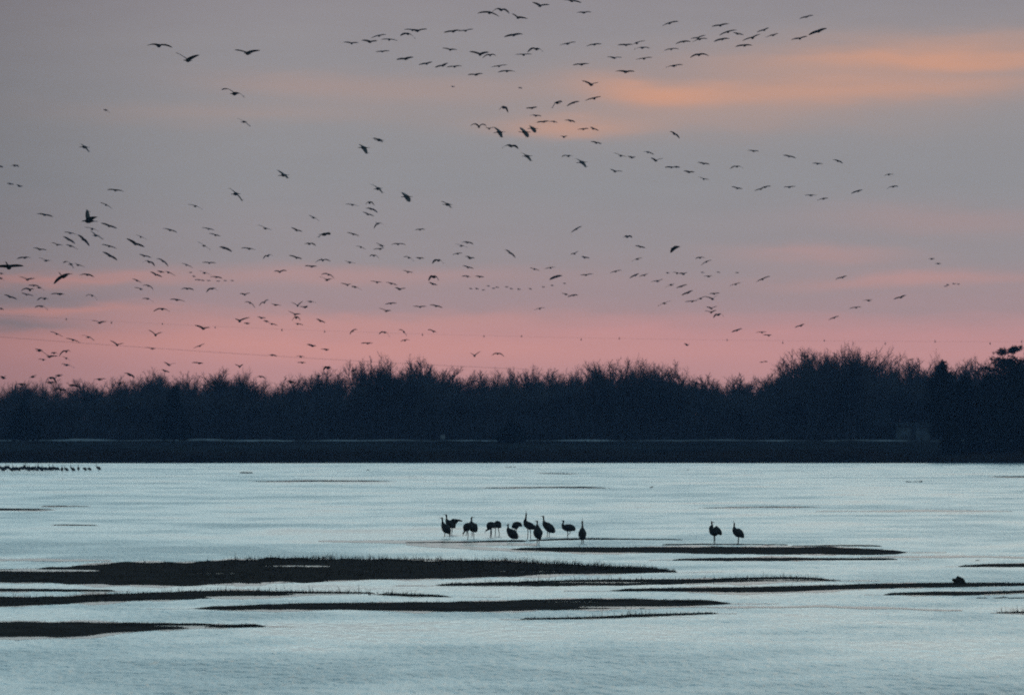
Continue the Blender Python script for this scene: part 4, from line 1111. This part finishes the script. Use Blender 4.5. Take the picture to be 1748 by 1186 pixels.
 ('left centre flock, left side', "the left-centre flock's left side", [
  (246, 437, -9, -3, 12, 3, {}), (255, 447.6, -12, 1, 9, 7, dict(a=.24)), (278, 446, -11, -4, 9, 9, dict(a=.15)), (274.5, 464, -6, -1, 6, 1, {}), (287, 465, -5, -2, 12, 6, {}), (265.6, 469, -9, -5, 11, 4, {}), (318, 452.4, -8, -3, 11, 5, {}), (357, 449, -12, -1, 12, 0, {}), (349, 466, -9, -4, 12, 4, {}), (369, 473, -10, 0, 10, 2, dict(k=1.1))]),
 ('left centre flock, pink edge', 'the flock where grey turns pink', [
  (233.6, 479, -8, -3, 8, 4, {}), (253, 488, -10, 0, 9, 7, dict(a=.16)), (240, 493.5, -11, -3, 5, 1, {}), (319.6, 493, -11, 1, 11, 2, dict(a=.12)), (362, 493, -10, 6, 9, 3, dict(a=.24, k=1.15)), (252, 510, -9, 0, 10, 6, dict(a=.1)), (302, 512, -12, -1, 14, 3, dict(k=1.2)), (277, 527.7, -15, 4, 13, 5, dict(a=.15)),
  (347, 561, -15, -6, 11, -2, {}), (341, 590.6, -11, 4, 8, -4, {}), (288.6, 623, -9, -5, 11, -3, {}), (282, 633.5, -6, -3, 7, 2, {}), (340, 620, -12, -1, 7, 0, {}), (409, 626, -8, -4, 6, -4, {})]),
 ('left centre flock, core', "the left-centre flock's core", [
  (506, 440, -13, -4, 9, 2, {}), (551, 444.5, -13, 4, 13, 2, dict(a=.18, h=(-4, -5))), (532, 455, -12, -1, 10, 0, {}), (477.5, 464.5, -10, -1, 12, -2, dict(a=.16)), (560.7, 469, -12, 0, 10, 7, dict(a=.18)), (558, 478, -13, -6, 9, -2, {}), (596.6, 448, -8, -3, 10, 2, {}), (593, 486.6, -11, -3, 6, -2, {}), (606, 490, -6, -1, 11, 5, {})]),
 ('pink band, left of centre', "the pink band's upper rows", [
  (417.7, 503, -9, -2, 9, -3, {}), (426.5, 517, -9, -1, 9, 9, dict(a=.16)), (451, 516.5, -9, 6, 8, -4, dict(a=.25)), (470, 520.6, -7, -2, 10, 1, {}), (508, 522, -11, -6, 9, -8, {}), (520.5, 524.5, -9, -1, 5, -2, {}), (530, 515, -6, -1, 10, 2, {}), (503.6, 537, -12, -6, 10, -1, {}), (505.4, 542, -7, 6, 7, 5, dict(a=.34, d=560)),
  (409, 548, -8, -4, 17, -6, dict(k=1.25)), (446.4, 542.7, -8, -2, 7, 0, {}), (421.6, 552, -5, 0, 5, 0, {}), (455, 548.4, -5, -1, 5, 2, {}), (464, 553, -5, -1, 10, 3, {})]),
 ('pink band, low left of centre', 'the low pink band above trees', [
  (508, 553, -4, -1, 10, 2, {}), (547, 548, -7, -4, 8, 3, {}), (533.7, 590.6, -10, -3, 5, 0, dict(k=1.2)), (556.8, 596.8, -9, -1, 5, 0, {}), (464.7, 606, -6, 0, 8, 2, {}), (513.4, 608.6, -7, -1, 6, 0, {}), (516, 619, -9, 0, 6, 0, {}), (560, 628, -8, 4, 9, 6, dict(a=.34, d=560)), (604, 633, -5, 2, 6, -3, {}), (543.5, 641.6, -9, -1, 7, 0, {}), (445, 643, -9, 3, 8, 4, dict(a=.22))]),
 ('centre column', "the loose column's upper part", [
  (620, 252, -6, -6, 6, 11, dict(y=-62, k=1.4, d=500, h=(-8, 0))), (647, 239, -10, -3, 5, 4, dict(y=-45, k=1.3, d=520)), (645, 322, -12, -8, 8, 8, dict(y=-35, k=1.25, d=480)), (693.7, 336, -7, -8, 4, 9, dict(y=-62, k=1.6, d=500, h=(-9, 0))), (763.6, 349, -9, -5, 6, 6, dict(y=-45, k=1.4, d=520)),
  (601.6, 349.7, -12, -1, 11, 3, {}), (630.8, 346, -7, 4, 8, 5, dict(a=.32, d=600)), (633.5, 357, -9, -1, 11, 6, dict(a=.12, k=1.15)), (628, 366, -9, -4, 10, 3, {}), (645, 382, -7, 8, 9, 1, dict(a=.2, h=(-4, -4)))]),
 ('centre column, lower', "the loose column's lower part", [
  (603, 400, -11, -3, 10, 3, {}), (717, 392, -9, 1, 9, 0, dict(a=.12)), (679.5, 417, -12, 1, 13, 1, dict(a=.12)), (616, 422, -9, -2, 8, 4, {}), (650.5, 419, -8, -4, 4, 5, dict(k=1.4, y=-45)), (649, 425, -12, 1, 4, -1, {}), (638, 436.5, -7, 1, 9, 5, dict(a=.24)), (698, 440, -9, -1, 9, 7, dict(a=.18)), (716.7, 441, -7, -1, 7, 0, {}),
  (747.7, 445, -10, 5, 10, 6, dict(a=.3, k=1.2)), (696, 464.4, -8, -3, 9, 1, {}), (740.6, 473, -9, 6, 8, 6, dict(a=.36, d=560)), (739, 485, -7, -3, 7, 2, {})]),
 ('centre, right column', 'the short central stack of birds', [
  (798, 414, -11, 0, 10, 3, dict(a=.1)), (787.6, 419.6, -10, -3, 10, 3, {}), (781.4, 433, -9, 2, 8, -1, {}), (802.6, 441, -9, -3, 7, 0, dict(a=.15)), (799, 456.5, -9, -3, 9, 2, {}), (798, 472, -10, 0, 5, 1, dict(a=.1)), (818.5, 472.4, -7, -1, 8, 1, {}), (871, 432, -9, -6, 9, 8, dict(a=.1))]),
 ('centre pink band', 'the scattered central pink-band birds', [
  (643.4, 482, -11, -2, 9, 0, {}), (668, 484, -9, -2, 10, 3, {}), (682.4, 494, -8, -3, 10, -2, {}), (667, 518, -10, 2, 10, 0, dict(a=.08)), (659.3, 531, -12, -5, 8, -1, dict(k=1.15)), (717, 524, -12, -1, 11, -1, {}), (744.4, 522.4, -11, -2, 11, 3, {}), (602, 565, -5, 6, 8, -2, dict(a=.22, k=1.2)), (656.7, 567.5, -10, 3, 9, 9, dict(a=.24)),
  (689.5, 566.7, -9, -4, 5, 7, dict(a=.18)), (691.2, 581, -7, 2, 8, 0, dict(a=.18)), (627.5, 586, -11, 0, 9, 0, dict(k=1.1)), (740, 565.8, -10, -3, 5, 1, dict(a=.12, k=1.15)), (810, 607.4, -7, -5, 11, -8, {}), (849.6, 603.7, -10, 3, 11, 5, dict(a=.18))]),
 ('right centre flock, left part', "the right-centre flock's left part", [
  (984, 391, -9, 6, 9, -5, dict(a=.05)), (981, 433, -7, 1, 6, -4, dict(k=1.3)), (998.4, 439.7, -6, -2, 8, 1, {}), (912.3, 459.5, -8, -2, 9, 3, {}), (939.7, 457.3, -10, 2, 8, -1, {}), (949.8, 472.5, -12, 5, 10, -2, dict(k=1.35)), (1000.4, 469.7, -10, 0, 12, -2, dict(k=1.3)), (1051, 463.4, -10, 3, 10, -2, {}),
  (966, 502.5, -7, -2, 5, 1, {}), (979, 504, -10, 3, 8, 0, {}), (921.5, 526.8, -10, 3, 9, -1, dict(a=.1))]),
 ('right centre flock, upper', "the right-centre flock's upper fringe", [
  (1071, 404.7, -7, 1, 8, 1, dict(a=.28, k=1.2)), (1093, 421.5, -9, -2, 9, 2, dict(h=(-5, -4))), (1088, 442.4, -9, 4, 8, -2, dict(a=.1)), (1152.5, 423, -7, 8, 7, -2, dict(y=-45, k=1.15, d=520, a=.1)), (1195, 440, -8, 2, 9, 1, dict(a=.15)), (1205.8, 447, -9, 6, 9, -3, dict(k=1.15)), (1301.8, 476.6, -11, 5, 13, -5, {}), (1256, 485.4, -11, 3, 9, -3, {})]),
 ('right centre flock, core', "the right-centre flock's dense core", [
  (1084.6, 470, -10, 5, 6, -3, {}), (1100, 470, -9, 2, 6, -3, {}), (1122.4, 480, -11, 1, 9, -3, dict(k=1.2)), (1145.7, 486.3, -10, 5, 6, -2, {}), (1163, 489, -9, 3, 10, -3, dict(k=1.3)), (1173.8, 500, -10, 4, 9, -4, {}), (1167, 468, -7, -2, 6, -3, {}), (1156, 466.4, -8, -2, 6, 1, {}), (1209.7, 471.8, -8, 0, 6, -1, {}), (1134, 517.8, -11, 5, 11, -4, {})]),
 ('right centre flock, lower', "the right-centre flock's lower end", [
  (1181.5, 514.5, -12, 1, 9, -1, dict(k=1.3)), (1196, 509.6, -8, 3, 10, -4, {}), (1216.5, 510.6, -13, -4, 8, -6, {}), (1219.4, 501.5, -9, 0, 9, -1, {}), (1214.5, 526.7, -9, -3, 10, -4, dict(k=1.2)), (1214, 533.5, -11, -3, 9, -4, {}), (1226, 537.7, -8, 5, 9, 3, dict(a=.34)), (1258, 564, -9, 3, 9, -3, dict(k=1.3)), (1300.8, 567.4, -11, 0, 8, -1, {}), (1312.4, 572.6, -10, -1, 5, -1, {}), (1173, 589, -5, -3, 4, -3, dict(d=900, y=30))]),
 ('rising line at the right', 'the thin rising line at right', [
  (1438.4, 473.7, -12, 3, 7, -3, {}), (1483.3, 513, -11, 0, 6, -2, {}), (1461.7, 525, -12, 2, 9, -1, {}), (1424, 542.5, -10, 4, 8, -3, {}), (1367, 556, -10, 3, 6, -3, {}), (1537.8, 507.7, -12, 3, 9, -4, {}), (1374, 609, -9, -2, 7, -2, dict(k=1.4)), (1590.4, 442, -4, 0, 5, -1, dict(d=950, y=50)), (1601.7, 450, -5, 1, 4, -1, dict(d=950, y=50))]),
]
TINY = [(325, 465), (331, 472), (334.6, 477.5), (340, 478), (346, 478.6), (356, 479), (372, 480), (384, 479), (396, 479), (833, 488), (804, 493), (814, 493), (825, 495), (842, 492), (848, 490), (865, 490), (873, 493), (886, 494), (905, 493), (927.5, 490), (942, 487), (963, 483.6),
        (1140, 466), (1199, 465), (1226, 464.4), (1258, 465.4), (1614, 488.5), (1618, 486.5), (1628.5, 484.4), (1635.7, 485), (1300, 618), (1307, 617), (1555, 614), (773, 148), (888, 150)]

def bird_geo(spec, rg):
    x, y, lx, ly, rx, ry, o_ = spec
    half = max(math.hypot(lx, ly), math.hypot(rx, ry))
    D = o_.get('d') or min(780.0, max(360.0, FPX * 0.98 / max(half, 11.5) ))
    s = D / FPX
    yaw = math.radians(o_.get('y', rg.uniform(-34, 34)))
    hv = None
    if 'h' in o_:
        hx, hy = o_['h']; l = math.hypot(hx, hy) * s
        hv = np.array([hx * s, -math.sqrt(max(0.02, 0.6 ** 2 - l * l)), -hy * s]); hv /= np.linalg.norm(hv)
    if True:
        F_ = np.array([math.sin(yaw), -math.cos(yaw), rg.uniform(-.10, .06)]); F_ /= np.linalg.norm(F_)
    V, F = [], []
    up = np.array([0, 0, 1.0])
    side = np.cross(F_, up); side /= np.linalg.norm(side)
    upv = np.cross(side, F_)
    # body: bill to trailing feet
    prof = [(.66, .004, .004), (.56, .014, .014), (.52, .03, .028), (.47, .034, .032), (.42, .026, .025), (.30, .028, .03), (.21, .05, .055), (.12, .095, .10), (0, .118, .12), (-.13, .105, .10), (-.25, .07, .058), (-.36, .075, .03), (-.44, .05, .018), (-.48, .02, .016), (-.60, .016, .014), (-.68, .006, .006)]
    kk = 8
    for (t_, a, b_) in prof:
        drop = -0.03 * max(0.0, t_ - .2)
        for q in range(kk):
            an = 2 * PI * q / kk
            ctr = F_ * t_ if hv is None or t_ < .12 else F_ * .12 + hv * (t_ - .12)
            V.append(ctr + side * a * 1.18 * math.cos(an) + upv * (b_ * 1.18 * math.sin(an) + drop))
    for i in range(len(prof) - 1):
        for q in range(kk):
            q2 = (q + 1) % kk
            F.append((i * kk + q, i * kk + q2, (i + 1) * kk + q2, (i + 1) * kk + q))
    F.append(tuple(range(kk))[::-1]); F.append(tuple((len(prof) - 1) * kk + q for q in range(kk)))
    arch = o_.get('a', .07); kf = o_.get('k', 1.0) * 1.12
    inc = math.radians(o_.get('p', rg.uniform(12, 21)))
    for sg, dx, dy in ((-1, lx, ly), (1, rx, ry)):
        l = math.hypot(dx, dy) * s
        dep = 0.96 ** 2 - l * l
        yc = (1 if dx > 0 else -1) * math.sin(yaw) * math.sqrt(max(0.0, dep))
        tip = np.array([dx * s, yc, -dy * s])
        Lw = np.linalg.norm(tip)
        inward = np.array([-dy * 0, 0, 1.0])
        mid = tip * 0.5 + np.array([0, 0, 1.0]) * arch * 2.0 * Lw * (1.0 if abs(dx) > abs(dy) * .8 else .4)
        mid = mid - F_ * 0.0 + F_ * 0.07
        n = 8
        st = []
        for i in range(n + 1):
            t_ = i / n
            p = 2 * t_ * (1 - t_) * mid + t_ * t_ * tip + up * 0.05 * (1 - t_) ** 2
            st.append(p)
        base = len(V)
        cf = 1.0 if Lw > .55 else max(.62, Lw / .55)
        for i in range(n + 1):
            t_ = i / n
            a = st[max(0, i - 1)]; c_ = st[min(n, i + 1)]
            sd = c_ - a; sd /= np.linalg.norm(sd) + 1e-9
            ch = F_ - sd * np.dot(F_, sd); nn = np.linalg.norm(ch); ch = ch / nn if nn > 1e-3 else F_
            nm = np.cross(sd, ch) * (1 if dx < 0 else -1)
            if nm[2] < 0: nm = -nm
            ch = ch * math.cos(inc) + nm * math.sin(inc)
            c0 = np.interp(t_, [0, .15, .45, .75, .92, 1], [.36, .40, .36, .27, .17, .08]) * kf * cf
            th = np.interp(t_, [0, .3, 1], [.045, .028, .008])
            le = st[i] + ch * c0 * .42; te = st[i] - ch * c0 * .58
            V += [le, st[i] + ch * c0 * .12 + nm * th, te, st[i] + ch * c0 * .1 - nm * th * .7]
        for i in range(n):
            for q in range(4):
                q2 = (q + 1) % 4
                F.append((base + i * 4 + q, base + i * 4 + q2, base + (i + 1) * 4 + q2, base + (i + 1) * 4 + q))
        F.append(tuple(base + n * 4 + q for q in range(4))); F.append(tuple(base + q for q in range(4))[::-1])
        # separated primaries at the tip
        i = n - 1
        sd = st[n] - st[n - 2]; sd /= np.linalg.norm(sd) + 1e-9
        ch = F_ - sd * np.dot(F_, sd); nn = np.linalg.norm(ch); ch = ch / nn if nn > 1e-3 else F_
        for q in range(4):
            off = (0.07 - 0.075 * q) * kf
            p0 = st[n - 1] + ch * off; L_ = 0.20 - 0.025 * q
            dv = sd + ch * (0.18 - 0.22 * q); dv /= np.linalg.norm(dv)
            p1 = p0 + dv * L_
            b0 = len(V)
            V += [p0 + ch * .022, p0 - ch * .022 + up * .006, p0 - up * .006, p1]
            F += [(b0, b0 + 1, b0 + 3), (b0 + 1, b0 + 2, b0 + 3), (b0 + 2, b0, b0 + 3), (b0, b0 + 2, b0 + 1)]
    return V, F, D

ORD = ['', 'first', 'second', 'third', 'fourth', 'fifth', 'sixth', 'seventh', 'eighth', 'ninth', 'tenth', 'eleventh', 'twelfth', 'thirteenth', 'fourteenth', 'fifteenth']
def pose_words(sp):
    x, y, lx, ly, rx, ry, o_ = sp
    if abs(o_.get('y', 0)) >= 45 and o_.get('k', 1) > 1.2: return 'sideways crane'
    sl, sr = ly / max(3, abs(lx)), ry / max(3, abs(rx))
    if o_.get('a', 0) >= .2: return 'bow-winged crane'
    if sl < -.25 and sr < -.15: return 'crane with raised wings'
    if sl < -.3 and sr > .3: return 'crane banking steeply'
    if (sr - sl) > .42: return 'tilted crane'
    return 'level-winged crane'
rgb = random.Random(77)
NB = 0
for gname, phrase, birds in FLOCKS:
    order = sorted(range(len(birds)), key=lambda i: birds[i][0])
    for rank, i in enumerate(order):
        sp = birds[i]
        V, F, D = bird_geo(sp, rgb)
        D2 = D + rgb.uniform(-8, 8)
        if sp[1] > 590: D2 = min(D2, 900)
        o_ = mesh_obj('flying_crane', V, F, M_BIRD, smooth=True, loc=(px2x(sp[0], D2), D2, px2z(sp[1], D2)))
        n = len(order)
        place = 'leftmost' if rank == 0 else 'rightmost' if rank == n - 1 else ORD[rank + 1] + ' from left'
        tag(o_, f'{pose_words(sp)}, {place} in {phrase}', 'crane', 'flying cranes: ' + gname)
        NB += 1
# far specks
V, F = [], []
for (x, y) in TINY:
    D = 1900.0
    if y > 600 or y < 160: D = 1000.0
    h = rgb.uniform(2.2, 3.6)
    v, f_, _ = bird_geo((x, y, -h, rgb.uniform(-1.5, .5), h, rgb.uniform(-.5, 1.5), dict(d=1500.0, y=55)), rgb)
    b0 = len(V)
    c_ = np.array([px2x(x, 1500.0), 1500.0, px2z(y, 1500.0)])
    if y > 600: c_ = np.array([px2x(x, 1035.0), 1035.0, px2z(y, 1035.0)])
    V += [np.array(q) * (0.8 if y > 600 else 1.0) + c_ for q in v]
    F += [tuple(b0 + i for i in q) for q in f_]
o_ = mesh_obj('distant_flock', V, F, M_BIRD, smooth=True)
tag(o_, 'faint specks of far-off cranes in broken lines beyond the nearer flocks', kind='stuff')
print('flying cranes', NB, 'trees', TREE_N)

# ------------------------------------------------------------------ evening haze
HZ = bpy.data.materials.new('evening_haze'); HZ.use_nodes = True
N = NT(HZ.node_tree)
vol = N.n('ShaderNodeVolumePrincipled')
vol.inputs['Color'].default_value = (0.36, 0.57, 1.0, 1)
vol.inputs['Density'].default_value = 7.8e-5
vol.inputs['Anisotropy'].default_value = 0.0
o = N.n('ShaderNodeOutputMaterial'); N.put(o.inputs['Volume'], vol.outputs[0])
V, F = [], []
box(V, F, -920, 920, -90, 2310, -3.0, 150.0)
hz = mesh_obj('haze', V, F, HZ)
hz['kind'] = 'stuff'; hz['label'] = 'thin blue evening haze over the river and the trees'
